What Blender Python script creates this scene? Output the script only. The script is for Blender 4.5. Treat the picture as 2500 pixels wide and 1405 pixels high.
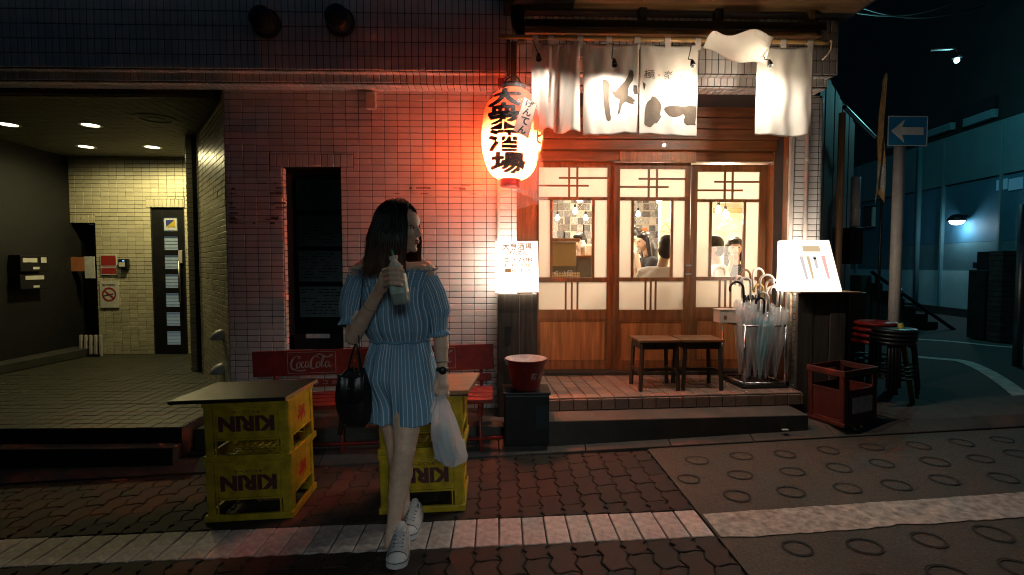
import bpy, bmesh, math, random
from mathutils import Vector, Matrix, Euler
random.seed(7)
R = math.radians
for o in list(bpy.data.objects): bpy.data.objects.remove(o)
SC = bpy.context.scene
COL = SC.collection

# ---------------------------------------------------------------- camera
F = 1250.0; CX, CY = 1250.0, 702.5           # focal length and centre in photo pixels (2500 x 1405)
PITCH, YAW, CAMZ = R(2.6), R(1.5), 1.31
cd = bpy.data.cameras.new('camera'); cd.sensor_width = 36; cd.lens = 36 * F / 2500
cd.clip_start = .05; cd.clip_end = 400
cam = bpy.data.objects.new('camera', cd); COL.objects.link(cam)
cam.location = (0, 0, CAMZ); cam.rotation_euler = (math.pi / 2 - PITCH, 0, -YAW)
SC.camera = cam
CR = Euler((math.pi / 2 - PITCH, 0, -YAW)).to_matrix()

# ---------------------------------------------------------------- world, moonlike sun, exposure
W_ = bpy.data.worlds.new('World'); SC.world = W_; W_.use_nodes = True
nt = W_.node_tree; bg = nt.nodes['Background']
sky = nt.nodes.new('ShaderNodeTexSky'); sky.sky_type = 'NISHITA'; sky.sun_disc = False
sky.sun_elevation = R(20); sky.sun_rotation = R(168); sky.ozone_density = 4.0; sky.air_density = 1.3
tint = nt.nodes.new('ShaderNodeMix'); tint.data_type = 'RGBA'; tint.blend_type = 'MULTIPLY'
tint.inputs['Factor'].default_value = 1; tint.inputs[7].default_value = (.50, .90, 1.08, 1)
nt.links.new(sky.outputs[0], tint.inputs[6]); nt.links.new(tint.outputs[2], bg.inputs[0])
bg.inputs[1].default_value = .0064
sl = bpy.data.lights.new('sun', 'SUN'); sl.energy = .36; sl.angle = R(14); sl.color = (.80, .95, 1)
so = bpy.data.objects.new('sun', sl); COL.objects.link(so)
so.rotation_euler = (R(70), 0, R(12)); so.location = (0, -5, 12)
SC.view_settings.view_transform = 'Standard'; SC.view_settings.look = 'None'
SC.view_settings.exposure = 0; SC.view_settings.gamma = 1; SC.view_settings.use_curve_mapping = False
SC.render.engine = 'CYCLES'
SC.cycles.use_denoising = True
SC.cycles.max_bounces = 8; SC.cycles.transparent_max_bounces = 16; SC.cycles.transmission_bounces = 8
SC.cycles.diffuse_bounces = 3; SC.cycles.glossy_bounces = 3
SC.cycles.filter_width = 1.1; SC.cycles.sample_clamp_indirect = 30; SC.cycles.caustics_reflective = False; SC.cycles.caustics_refractive = False

# ---------------------------------------------------------------- where things stand
SLOPE = .03                                   # the street climbs gently to the right
def gz(x): return SLOPE * x
def ray(px, py): return CR @ Vector(((px - CX) / F, (CY - py) / F, -1))
def W(px, py, Y):                             # a point of the vertical plane y = Y
    d = ray(px, py); return Vector((0, 0, CAMZ)) + d * (Y / d.y)
def G(px, py, h=0.0, s=SLOPE):                # a point of the sloping street (or of a level floor, s = 0)
    d = ray(px, py); t = (h - CAMZ) / (d.z - s * d.x)
    return Vector((0, 0, CAMZ)) + d * t

# ---------------------------------------------------------------- materials
MT = {}
def nodes_of(name):
    m = bpy.data.materials.new(name); m.use_nodes = True
    n = m.node_tree.nodes; l = m.node_tree.links
    return m, n, l, n['Principled BSDF']
def c4(c): return (c[0], c[1], c[2], 1)
def M(name, col, rough=.5, metal=0, var=.12, vs=9, bump=0, bs=80, spec=.5, rand=0, emit=None, es=0, coat=0, stretch=None, col2=None, trans=0, alpha=1):
    m, n, l, b = nodes_of(name); MT[name] = m
    b.inputs['Roughness'].default_value = rough; b.inputs['Metallic'].default_value = metal
    b.inputs['Specular IOR Level'].default_value = spec; b.inputs['Coat Weight'].default_value = coat
    b.inputs['Transmission Weight'].default_value = trans; b.inputs['Alpha'].default_value = alpha
    tc = n.new('ShaderNodeTexCoord'); mp = n.new('ShaderNodeMapping')
    l.new(tc.outputs['Object'], mp.inputs[0])
    if stretch: mp.inputs['Scale'].default_value = stretch
    nz = n.new('ShaderNodeTexNoise'); nz.inputs['Scale'].default_value = vs; nz.inputs['Detail'].default_value = 5
    nz.inputs['Roughness'].default_value = .62
    l.new(mp.outputs[0], nz.inputs['Vector'])
    cr = n.new('ShaderNodeValToRGB'); l.new(nz.outputs['Fac'], cr.inputs[0])
    lo = [max(0, x * (1 - var * 1.6)) for x in col] if col2 is None else col2
    cr.color_ramp.elements[0].position = .3; cr.color_ramp.elements[1].position = .72
    cr.color_ramp.elements[0].color = c4(lo); cr.color_ramp.elements[1].color = c4([min(1, x * (1 + var * .6)) for x in col])
    src = cr.outputs[0]
    if rand:
        oi = n.new('ShaderNodeObjectInfo'); ge = n.new('ShaderNodeNewGeometry')
        ad = n.new('ShaderNodeMath'); ad.operation = 'ADD'
        l.new(oi.outputs['Random'], ad.inputs[0]); l.new(ge.outputs['Random Per Island'], ad.inputs[1])
        fr = n.new('ShaderNodeMath'); fr.operation = 'FRACT'; l.new(ad.outputs[0], fr.inputs[0])
        mr = n.new('ShaderNodeMapRange'); l.new(fr.outputs[0], mr.inputs[0])
        mr.inputs[3].default_value = 1 - rand; mr.inputs[4].default_value = 1 + rand * .45
        hs = n.new('ShaderNodeHueSaturation'); l.new(mr.outputs[0], hs.inputs['Value']); l.new(src, hs.inputs['Color'])
        src = hs.outputs[0]
    l.new(src, b.inputs['Base Color'])
    rr = n.new('ShaderNodeMapRange'); l.new(nz.outputs['Fac'], rr.inputs[0])
    rr.inputs[3].default_value = max(0, rough - .12); rr.inputs[4].default_value = min(1, rough + .12)
    l.new(rr.outputs[0], b.inputs['Roughness'])
    if bump:
        n2 = n.new('ShaderNodeTexNoise'); n2.inputs['Scale'].default_value = bs; n2.inputs['Detail'].default_value = 4
        l.new(mp.outputs[0], n2.inputs['Vector'])
        bp = n.new('ShaderNodeBump'); bp.inputs['Strength'].default_value = bump; bp.inputs['Distance'].default_value = .004
        l.new(n2.outputs['Fac'], bp.inputs['Height']); l.new(bp.outputs[0], b.inputs['Normal'])
    if emit:
        b.inputs['Emission Color'].default_value = c4(emit); b.inputs['Emission Strength'].default_value = es
    return m
def wood(name, dark, light, axis=2, rough=.5, coat=0, scale=1.0):
    st = [14 * scale] * 3; st[axis] = .9 * scale
    return M(name, light, rough, vs=2.2, col2=dark, var=.1, bump=.35, bs=7, stretch=st, rand=.25, coat=coat)
def glow(name, col, s):
    m, n, l, b = nodes_of(name); MT[name] = m
    e = n.new('ShaderNodeEmission'); e.inputs[0].default_value = c4(col); e.inputs[1].default_value = s
    l.new(e.outputs[0], n['Material Output'].inputs[0]); return m
def cloth_translucent(name, col, tcol, mix=.5, bump=.25, vs=6, var=.06):
    m = M(name, col, .85, var=var, vs=vs, bump=bump, bs=260, spec=.1)
    n = m.node_tree.nodes; l = m.node_tree.links; b = n['Principled BSDF']
    t = n.new('ShaderNodeBsdfTranslucent'); t.inputs[0].default_value = c4(tcol)
    mx = n.new('ShaderNodeMixShader'); mx.inputs[0].default_value = mix
    l.new(b.outputs[0], mx.inputs[1]); l.new(t.outputs[0], mx.inputs[2]); l.new(mx.outputs[0], n['Material Output'].inputs[0])
    return m
def clear_glass(name, tint=(1, 1, 1), gloss=.1, rough=.03):
    m, n, l, b = nodes_of(name); MT[name] = m
    t = n.new('ShaderNodeBsdfTransparent'); t.inputs[0].default_value = c4(tint)
    g = n.new('ShaderNodeBsdfGlossy'); g.inputs['Roughness'].default_value = rough
    mx = n.new('ShaderNodeMixShader'); fr = n.new('ShaderNodeFresnel'); fr.inputs[0].default_value = 1.45
    ad = n.new('ShaderNodeMath'); ad.operation = 'MULTIPLY_ADD'; ad.inputs[1].default_value = 1; ad.inputs[2].default_value = gloss - .04
    ad.use_clamp = True
    l.new(fr.outputs[0], ad.inputs[0]); l.new(ad.outputs[0], mx.inputs[0])
    l.new(t.outputs[0], mx.inputs[1]); l.new(g.outputs[0], mx.inputs[2]); l.new(mx.outputs[0], n['Material Output'].inputs[0])
    return m
def film(name, col=(1, 1, 1), opac=.12, rough=.2, transl=.5):     # thin plastic sheet: partly clear, partly milky, glossy
    m, n, l, b = nodes_of(name); MT[name] = m
    b.inputs['Base Color'].default_value = c4(col); b.inputs['Roughness'].default_value = rough
    tl = n.new('ShaderNodeBsdfTranslucent'); tl.inputs[0].default_value = c4(col)
    m1 = n.new('ShaderNodeMixShader'); m1.inputs[0].default_value = transl
    l.new(b.outputs[0], m1.inputs[1]); l.new(tl.outputs[0], m1.inputs[2])
    t = n.new('ShaderNodeBsdfTransparent'); mx = n.new('ShaderNodeMixShader'); mx.inputs[0].default_value = opac
    nz = n.new('ShaderNodeTexNoise'); nz.inputs['Scale'].default_value = 22; nz.inputs['Detail'].default_value = 3
    bp = n.new('ShaderNodeBump'); bp.inputs['Strength'].default_value = .5; bp.inputs['Distance'].default_value = .01
    l.new(nz.outputs[0], bp.inputs['Height']); l.new(bp.outputs[0], b.inputs['Normal'])
    l.new(t.outputs[0], mx.inputs[1]); l.new(m1.outputs[0], mx.inputs[2]); l.new(mx.outputs[0], n['Material Output'].inputs[0])
    return m

M('tile', (.70, .67, .655), .34, var=.10, vs=3, rand=.10, spec=.4)
M('tile_entrance', (.62, .57, .40), .35, var=.1, vs=5, rand=.14)
M('grout', (.035, .033, .032), .9, bump=.4)
M('floor_tile', (.045, .043, .028), .55, var=.2, vs=12, rand=.2, bump=.15)
M('porch_tile', (.30, .185, .135), .5, var=.25, vs=14, rand=.22, bump=.2)
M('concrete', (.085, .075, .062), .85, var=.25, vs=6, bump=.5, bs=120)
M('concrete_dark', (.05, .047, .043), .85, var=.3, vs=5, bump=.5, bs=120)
M('concrete_grooved', (.105, .085, .062), .75, var=.3, vs=95, bump=1.0, bs=150, col2=(.022, .019, .016))
M('asphalt', (.065, .065, .062), .85, var=.3, vs=60, bump=.7, bs=260)
M('paver', (.034, .023, .0155), .8, var=.25, vs=22, rand=.3, bump=.6, bs=180)
M('paver_white', (.60, .54, .50), .7, var=.3, vs=26, rand=.14, bump=.5, bs=160, col2=(.33, .27, .24))
M('paint_white', (.56, .50, .44), .65, var=.25, vs=22, bump=.7, bs=160, col2=(.16, .135, .115))
M('paint_road', (.55, .53, .46), .7, var=.3, vs=10, bump=.4)
M('groove', (.035, .032, .03), .95)
M('soil', (.03, .028, .026), .95, bump=.6)
M('metal_dark', (.03, .03, .032), .4, .6)
M('steel', (.62, .62, .63), .22, 1)
M('steel_dull', (.35, .35, .36), .4, 1)
M('pipe_white', (.62, .57, .53), .4)
M('black_plastic', (.012, .012, .013), .4)
M('black_board', (.012, .011, .011), .42, var=.4, vs=20)
M('paper_grey', (.62, .62, .60), .8, var=.15, vs=30)
M('paper_white', (.7, .68, .62), .8)
M('ink_dark', (.05, .05, .05), .8)
M('red_sign', (.42, .035, .03), .5)
M('orange_paper', (.5, .17, .06), .7)
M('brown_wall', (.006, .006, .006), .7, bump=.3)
M('ceiling_panel', (.12, .12, .095), .75, var=.2, vs=18)
wood('wood_door', (.13, .048, .015), (.34, .135, .042), 2, .42, coat=.15)
wood('wood_door_h', (.13, .048, .015), (.34, .135, .042), 0, .42, coat=.15)
wood('wood_panel', (.24, .085, .026), (.50, .21, .07), 2, .42, coat=.15)
wood('wood_lintel', (.13, .045, .018), (.30, .12, .045), 0, .5)
wood('wood_dark', (.018, .014, .011), (.055, .042, .032), 2, .7)
wood('wood_old', (.03, .022, .016), (.10, .075, .055), 2, .75, scale=1.2)
wood('wood_beam', (.10, .055, .022), (.27, .155, .06), 0, .6)
wood('wood_beam_v', (.09, .045, .02), (.22, .12, .05), 2, .6)
wood('wood_black', (.008, .006, .005), (.022, .017, .014), 0, .6)
wood('bamboo', (.34, .19, .065), (.58, .36, .13), 0, .4)
wood('stool_wood', (.09, .040, .016), (.24, .11, .042), 0, .4, coat=.2)
wood('stool_dark', (.02, .012, .008), (.05, .03, .018), 2, .5)
wood('board_wood', (.26, .13, .055), (.42, .23, .10), 0, .5)

# ---------------------------------------------------------------- mesh helpers
class MB:
    def __init__(s): s.v = []; s.f = []; s.uv = None
    def add(s, vs, fs):
        k = len(s.v); s.v += [tuple(p) for p in vs]; s.f += [tuple(i + k for i in f) for f in fs]; return s
    def box(s, x0, x1, y0, y1, z0, z1, mat=None):
        p = [(x0, y0, z0), (x1, y0, z0), (x1, y1, z0), (x0, y1, z0), (x0, y0, z1), (x1, y0, z1), (x1, y1, z1), (x0, y1, z1)]
        if mat is not None: p = [mat @ Vector(q) for q in p]
        return s.add(p, [(0, 3, 2, 1), (4, 5, 6, 7), (0, 1, 5, 4), (1, 2, 6, 5), (2, 3, 7, 6), (3, 0, 4, 7)])
    def prism(s, poly, y0, y1, mat=None):       # polygon in x,z pushed along y
        n = len(poly); a = [Vector((p[0], y0, p[1])) for p in poly]; b = [Vector((p[0], y1, p[1])) for p in poly]
        vs = a + b
        if mat is not None: vs = [mat @ q for q in vs]
        return s.add(vs, [tuple(range(n)), tuple(range(2 * n - 1, n - 1, -1))] + [(i, i + n, (i + 1) % n + n, (i + 1) % n) for i in range(n)])
    def slab(s, poly, z0, z1):                  # polygon in x,y raised along z; z0/z1 may be functions of x,y
        fz = lambda z, p: z(p[0], p[1]) if callable(z) else z
        n = len(poly); a = [(p[0], p[1], fz(z0, p)) for p in poly]; b = [(p[0], p[1], fz(z1, p)) for p in poly]
        return s.add(a + b, [tuple(range(n - 1, -1, -1)), tuple(range(n, 2 * n))] + [(i, (i + 1) % n, (i + 1) % n + n, i + n) for i in range(n)])
    def tube(s, pts, r, n=8, cap=True, flat=None):
        pts = [Vector(p) for p in pts]; m = len(pts)
        rs = r if isinstance(r, (list, tuple)) else [r] * m
        k = len(s.v); up = None
        for i, p in enumerate(pts):
            t = (pts[min(i + 1, m - 1)] - pts[max(i - 1, 0)]).normalized()
            if up is None:
                up = Vector((0, 0, 1)) if abs(t.z) < .9 else Vector((1, 0, 0))
            a = t.cross(up)
            if a.length < 1e-6: a = t.orthogonal()
            a.normalize(); b = a.cross(t).normalized(); up = b
            for j in range(n):
                q = 2 * math.pi * j / n
                s.v.append(tuple(p + (a * math.cos(q) + b * math.sin(q) * (flat or 1)) * rs[i]))
        for i in range(m - 1):
            for j in range(n):
                s.f.append((k + i * n + j, k + i * n + (j + 1) % n, k + (i + 1) * n + (j + 1) % n, k + (i + 1) * n + j))
        if cap:
            s.f.append(tuple(k + j for j in range(n - 1, -1, -1))); s.f.append(tuple(k + (m - 1) * n + j for j in range(n)))
        return s
    def lathe(s, prof, n=24, c=(0, 0, 0), mat=None, cap=False):   # prof: (r, z)
        k = len(s.v); c = Vector(c)
        for r, z in prof:
            for j in range(n):
                q = 2 * math.pi * j / n; p = Vector((r * math.cos(q), r * math.sin(q), z))
                s.v.append(tuple(c + (mat @ p if mat is not None else p)))
        for i in range(len(prof) - 1):
            for j in range(n):
                s.f.append((k + i * n + j, k + i * n + (j + 1) % n, k + (i + 1) * n + (j + 1) % n, k + (i + 1) * n + j))
        if cap:
            s.f.append(tuple(k + j for j in range(n - 1, -1, -1))); s.f.append(tuple(k + (len(prof) - 1) * n + j for j in range(n)))
        return s
    def grid(s, nu, nv, fn, closeu=False):
        k = len(s.v)
        for j in range(nv + 1):
            for i in range(nu if closeu else nu + 1): s.v.append(tuple(fn(i / nu, j / nv)))
        w = nu if closeu else nu + 1
        for j in range(nv):
            for i in range(nu):
                s.f.append((k + j * w + i, k + j * w + (i + 1) % w, k + (j + 1) * w + (i + 1) % w, k + (j + 1) * w + i))
        return s
    def mesh(s, name, mat, smooth=False):
        me = bpy.data.meshes.new(name); me.from_pydata(s.v, [], s.f); me.update()
        if mat: me.materials.append(MT[mat] if isinstance(mat, str) else mat)
        if smooth:
            for p in me.polygons: p.use_smooth = True
        return me
    def build(s, name, mat, parent=None, smooth=False, bevel=0, at=None, seg=2, angle=None):
        me = s.mesh(name, mat, smooth)
        o = bpy.data.objects.new(name, me); COL.objects.link(o)
        if at is not None: o.location = at
        if parent is not None: o.parent = parent
        if bevel:
            md = o.modifiers.new('bevel', 'BEVEL'); md.width = bevel; md.segments = seg; md.limit_method = 'ANGLE'
        if smooth and angle:
            es = o.modifiers.new('split', 'EDGE_SPLIT'); es.split_angle = R(angle)
        return o
def B(name, mat, parent, x0, x1, y0, y1, z0, z1, bevel=0):
    return MB().box(min(x0, x1), max(x0, x1), min(y0, y1), max(y0, y1), min(z0, z1), max(z0, z1)).build(name, mat, parent, bevel=bevel)
def tag(o, label=None, cat=None, group=None, kind=None):
    if label: o['label'] = label
    if cat: o['category'] = cat
    if group: o['group'] = group
    if kind: o['kind'] = kind
    return o
def thing(name, label, cat, loc=(0, 0, 0), rz=0, group=None, kind=None):
    o = bpy.data.objects.new(name, None); COL.objects.link(o); o.empty_display_size = .1
    o.location = loc; o.rotation_euler = (0, 0, rz)
    return tag(o, label, cat, group, kind)
def inst(me, name, parent, loc, rot=None, scale=None):
    o = bpy.data.objects.new(name, me); COL.objects.link(o); o.location = loc
    if rot is not None: o.rotation_euler = rot
    if scale is not None: o.scale = scale
    o.parent = parent; return o
def copy_tree(o, parent=None):
    c = o.copy(); COL.objects.link(c); c.parent = parent
    for ch in [k for k in bpy.data.objects if k.parent == o]: copy_tree(ch, c)
    return c
def text_mesh(txt, bold=0.0, shear=0.0):
    cu = bpy.data.curves.new('t', 'FONT'); cu.body = txt; cu.size = 1; cu.offset = bold; cu.shear = shear
    cu.resolution_u = 3; cu.align_x = 'LEFT'
    ob = bpy.data.objects.new('t', cu); COL.objects.link(ob)
    dg = bpy.context.evaluated_depsgraph_get(); dg.update(); me = ob.evaluated_get(dg).to_mesh()
    vs = [v.co.copy() for v in me.vertices]; fs = [tuple(p.vertices) for p in me.polygons]
    ob.evaluated_get(dg).to_mesh_clear(); bpy.data.objects.remove(ob); bpy.data.curves.remove(cu)
    if not vs: return [], []
    x0 = min(v.x for v in vs); x1 = max(v.x for v in vs); y0 = min(v.y for v in vs); y1 = max(v.y for v in vs)
    sx = 1 / max(1e-6, x1 - x0); sy = 1 / max(1e-6, y1 - y0)
    return [((v.x - x0) * sx, (v.y - y0) * sy) for v in vs], fs
def subdiv2d(vs, fs, cuts=2):
    bm = bmesh.new(); bv = [bm.verts.new((x, y, 0)) for x, y in vs]
    for f in fs:
        try: bm.faces.new([bv[i] for i in f])
        except ValueError: pass
    bmesh.ops.triangulate(bm, faces=bm.faces[:])
    for _ in range(cuts): bmesh.ops.subdivide_edges(bm, edges=bm.edges[:], cuts=1, use_grid_fill=True)
    bm.verts.index_update()
    r = [(v.co.x, v.co.y) for v in bm.verts], [tuple(v.index for v in f.verts) for f in bm.faces]
    bm.free(); return r
def text_on(name, txt, mat, parent, o, ux, uy, bold=0, shear=0, flip=False):
    """flat print: glyphs stretched over the parallelogram o, o+ux, o+uy"""
    vs, fs = text_mesh(txt, bold, shear); o, ux, uy = Vector(o), Vector(ux), Vector(uy)
    pts = [o + ux * ((1 - x) if flip else x) + uy * ((1 - y) if flip else y) for x, y in vs]
    return MB().add(pts, fs).build(name, mat, parent)
def strokes(name, mat, parent, polys, o, ux, uy, w):
    """flat brush strokes: polylines in 0..1 with half-widths; o, ux, uy span the print"""
    o, ux, uy = Vector(o), Vector(ux), Vector(uy); nrm = ux.cross(uy).normalized(); b = MB(); lift = 0
    for pl in polys:
        pts = [o + ux * p[0] + uy * p[1] + nrm * lift for p in pl]; lift += .0002
        ws = [(p[2] if len(p) > 2 else 1) * w for p in pl]; k = len(b.v); n = len(pts)
        for i, p in enumerate(pts):
            t = (pts[min(i + 1, n - 1)] - pts[max(i - 1, 0)]).normalized(); s_ = nrm.cross(t)
            b.v += [tuple(p + s_ * ws[i]), tuple(p - s_ * ws[i])]
        for i in range(n - 1): b.f.append((k + 2 * i, k + 2 * i + 1, k + 2 * i + 3, k + 2 * i + 2))
    return b.build(name, mat, parent)
def smooth_line(pts, n=6):                      # Catmull-Rom through points of any dimension
    P = [tuple(p) for p in pts]; out = []
    for i in range(len(P) - 1):
        a, b, c, d = P[max(i - 1, 0)], P[i], P[i + 1], P[min(i + 2, len(P) - 1)]
        for k in range(n):
            t = k / n
            out.append(tuple(.5 * (2 * b[q] + (c[q] - a[q]) * t + (2 * a[q] - 5 * b[q] + 4 * c[q] - d[q]) * t * t + (3 * b[q] - a[q] - 3 * c[q] + d[q]) * t ** 3) for q in range(len(b))))
    out.append(P[-1]); return out
def lamp(name, loc, power, col, parent=None, r=.03, kind='POINT', spot=None):
    d = bpy.data.lights.new(name, kind); d.energy = power; d.color = col; d.shadow_soft_size = r
    if spot: d.spot_size = R(spot[0]); d.spot_blend = spot[1]
    o = bpy.data.objects.new(name, d); COL.objects.link(o); o.location = loc
    if parent is not None: o.parent = parent
    return o

# ---------------------------------------------------------------- tiles
def tile_mesh(w, h, t=.008, ch=.0022, mat='tile'):
    """one glazed tile lying in local x,z with its face towards -y, lower left corner at 0"""
    b = MB()
    b.add([(0, 0, 0), (w, 0, 0), (w, 0, h), (0, 0, h), (0, -t + ch, 0), (w, -t + ch, 0), (w, -t + ch, h), (0, -t + ch, h),
           (ch, -t, ch), (w - ch, -t, ch), (w - ch, -t, h - ch), (ch, -t, h - ch)],
          [(0, 1, 5, 4), (1, 2, 6, 5), (2, 3, 7, 6), (3, 0, 4, 7), (4, 5, 9, 8), (5, 6, 10, 9), (6, 7, 11, 10), (7, 4, 8, 11), (8, 9, 10, 11)])
    return b
_tm = {}
def tile_data(w, h, mat):
    k = (round(w, 3), round(h, 3), mat)
    if k not in _tm: _tm[k] = tile_mesh(k[0], k[1]).mesh('tile', mat)
    return _tm[k]
def tile_field(parent, o, u, v, U, V, pu, pv, gap, mat, singles=0, want=None, holes=(), name='tile', jitter=.0012, u0=0, v0=0, curve=None):
    """tiles over the rectangle U x V spanned from o along unit vectors u, v; singles = how many become objects of their own"""
    o, u, v = Vector(o), Vector(u).normalized(), Vector(v).normalized(); n = v.cross(u)   # the face looks along -n
    mat4 = Matrix((u, n, v)).transposed()
    cells = []
    i = 0; a = -u0
    while a < U - 1e-4:
        c = -v0
        while c < V - 1e-4:
            x0, x1 = max(a, 0), min(a + pu, U); z0, z1 = max(c, 0), min(c + pv, V); c += pv
            if x1 - x0 < .012 or z1 - z0 < .008: continue
            out = [(x0, x1, z0, z1)]
            for hx0, hx1, hz0, hz1 in holes:
                nxt = []
                for q in out:
                    if q[1] <= hx0 + 1e-4 or q[0] >= hx1 - 1e-4 or q[3] <= hz0 + 1e-4 or q[2] >= hz1 - 1e-4: nxt.append(q); continue
                    xa, xb = max(q[0], hx0), min(q[1], hx1)
                    if q[0] < hx0 - .008: nxt.append((q[0], hx0, q[2], q[3]))
                    if q[1] > hx1 + .008: nxt.append((hx1, q[1], q[2], q[3]))
                    if q[2] < hz0 - .008: nxt.append((xa, xb, q[2], hz0))
                    if q[3] > hz1 + .008: nxt.append((xa, xb, hz1, q[3]))
                out = nxt
            cells += out
        a += pu
    if want: cells.sort(key=lambda q: want((q[0] + q[1]) / 2, (q[2] + q[3]) / 2))
    rest = MB(); made = 0
    for k, (x0, x1, z0, z1) in enumerate(cells):
        w, h = x1 - x0 - gap, z1 - z0 - gap
        if w < .008 or h < .006: continue
        j = random.uniform(-jitter, jitter)
        p = o + u * (x0 + gap / 2) + v * (z0 + gap / 2) + n * j
        tilt = Euler((random.uniform(-.007, .007), 0, random.uniform(-.005, .005))).to_matrix()
        if made < singles:
            ob = inst(tile_data(w, h, mat), name, parent, p); ob.rotation_euler = (mat4 @ tilt).to_euler(); made += 1
        else:
            t = tile_mesh(w, h); q = mat4 @ tilt; rest.add([p + q @ Vector(c) for c in t.v], t.f)
    if rest.v: tag(rest.build(name + '_field', mat, parent), kind='stuff')

# ================================================================ THE SETTING
FY = 4.08                                     # tiled facade
FU, FM = 3.86, 3.93                           # faces of the overhanging fascia and of its lower moulding
DY = 4.60                                     # sliding doors
PZ = .32                                      # floor of the shop porch
EZ = .20                                      # floor of the flats' entrance
XC = W(557, 700, FY).x                        # left corner of the facade
XR = W(1262, 560, FY).x                       # right end of the facade, where the shop front begins
XP0, XP1 = W(1938, 500, 4.22).x, W(2011, 500, 4.22).x   # tiled pier right of the shop front

# street
st = MB().slab([(-30, -30), (60, -30), (60, 60), (-30, 60)], lambda x, y: gz(x) - .2, lambda x, y: gz(x) - .016).build('road', 'asphalt'); tag(st, kind='structure')
bed = MB().slab([(-7, 1.2), (1.02, 1.2), (1.02, 3.44), (-7, 3.44)], lambda x, y: gz(x) - .03, lambda x, y: gz(x) - .010).build('footpath', 'soil'); tag(bed, kind='structure')
PW, PL = .1135, .227
def paver_outline(x0, x1, y0, y1, amp):
    n = 8; pts = []
    tri = lambda t: amp * (4 * abs((t % 1) - .5) - 1)
    for i in range(n + 1):
        y = y0 + (y1 - y0) * i / n; pts.append((x1 + tri((y - y0) / (PL / 2)), y))
    for i in range(1, 4): pts.append((x1 + (x0 - x1) * i / 4, y1 + amp * .7 * math.sin(2 * math.pi * i / 4)))
    for i in range(n, -1, -1):
        y = y0 + (y1 - y0) * i / n; pts.append((x0 + tri((y - y0) / (PL / 2)), y))
    for i in range(3, 0, -1): pts.append((x1 + (x0 - x1) * i / 4, y0 + amp * .7 * math.sin(2 * math.pi * i / 4)))
    return pts
def paver_mesh(w, l, amp, mat, gap=.006, ch=.004, name='paver'):
    p = paver_outline(-w / 2, w / 2, -l / 2, l / 2, amp)
    if amp == 0: p = [(w / 2, -l / 2), (w / 2, l / 2), (-w / 2, l / 2), (-w / 2, -l / 2)]
    sc = lambda k: [(x * (1 - 2 * k / w), y * (1 - 2 * k / l)) for x, y in p]
    a, b = sc(gap / 2), sc(gap / 2 + ch); n = len(p)
    vs = [(x, y, -.05) for x, y in a] + [(x, y, -ch * .8) for x, y in a] + [(x, y, 0) for x, y in b]
    fs = [tuple(range(2 * n, 3 * n))]
    for k in range(2): fs += [(k * n + i, k * n + (i + 1) % n, (k + 1) * n + (i + 1) % n, (k + 1) * n + i) for i in range(n)]
    return MB().add(vs, fs)
pm = paver_mesh(PW, PL, .0115, 'paver').mesh('paver', 'paver')
wm = paver_mesh(PW, .262, 0, 'paver_white', gap=.007).mesh('painted_paver', 'paver_white')
rest = MB(); restw = MB(); proto = paver_mesh(PW, PL, .0115, 'paver'); protow = paver_mesh(PW, .262, 0, 'x', gap=.007)
tilt = -math.atan(SLOPE)
ci = 0; x = .965
while x > -6.6:
    rows = [(2.593 + PL * (k + .5) - (PL / 2 if ci % 2 else 0), 0) for k in range(-0, 5)] + [(2.329 - PL * (k + .5) + (PL / 2 if ci % 2 else 0), 0) for k in range(0, 5)] + [(2.461, 1)]
    for yc, white in rows:
        if not white and (yc + PL / 2 > 3.47 or (yc > 2.46 and yc - PL / 2 < 2.585) or (yc < 2.46 and yc + PL / 2 > 2.335)):
            hw = None
            if yc > 2.46 and yc - PL / 2 < 2.585: lo, hi = 2.593, yc + PL / 2
            elif yc < 2.46 and yc + PL / 2 > 2.335: lo, hi = yc - PL / 2, 2.329
            else: lo, hi = yc - PL / 2, min(3.44, yc + PL / 2)
            if hi - lo < .03: continue
            sy = (hi - lo) / PL; yc = (hi + lo) / 2
        else: sy = 1
        z = gz(x) + random.uniform(-.0022, .0016); rot = (random.uniform(-.008, .008), tilt + random.uniform(-.008, .008), random.uniform(-.01, .01))
        if x > -2.75 and yc > 1.75:
            inst(wm if white else pm, 'painted_paver' if white else 'paver', bed, (x, yc, z), rot, (1, sy, 1))
        else:
            q = Matrix.Translation((x, yc, z)) @ Euler(rot).to_matrix().to_4x4() @ Matrix.Diagonal((1, sy, 1, 1))
            src = protow if white else proto
            (restw if white else rest).add([q @ Vector(c) for c in src.v], src.f)
    x -= PW; ci += 1
tag(rest.build('paver_field', 'paver', bed), kind='stuff'); tag(restw.build('painted_paver_field', 'paver_white', bed), kind='stuff')
# grooved concrete to the right
cp = MB().slab([(1.03, 1.2), (9, 1.2), (9, 4.4), (3.4, 3.9), (2.6, 3.62), (1.03, 3.47)], lambda x, y: gz(x) - .15, lambda x, y: gz(x)).build('concrete_pavement', 'concrete_grooved'); tag(cp, kind='structure')
m = MT['concrete']; 
ring = MB(); N = 28
for k in range(N):
    a = 2 * math.pi * k / N
    for r, z in ((.072, .0010), (.068, -.0004), (.064, -.0004), (.060, .0010)): ring.v.append((r * math.cos(a) * (1 + .03 * math.sin(3 * a)), r * math.sin(a), z + .003))
for k in range(N):
    for q in range(3): ring.f.append((k * 4 + q, k * 4 + q + 1, ((k + 1) % N) * 4 + q + 1, ((k + 1) % N) * 4 + q))
rme = ring.mesh('ring_groove', 'groove')
o0, o1, o2 = G(1805, 1160), G(2160, 1135), G(1800, 1213)
cv = (o1 - o0) / 3; rv = (o0 - o2)
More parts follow.
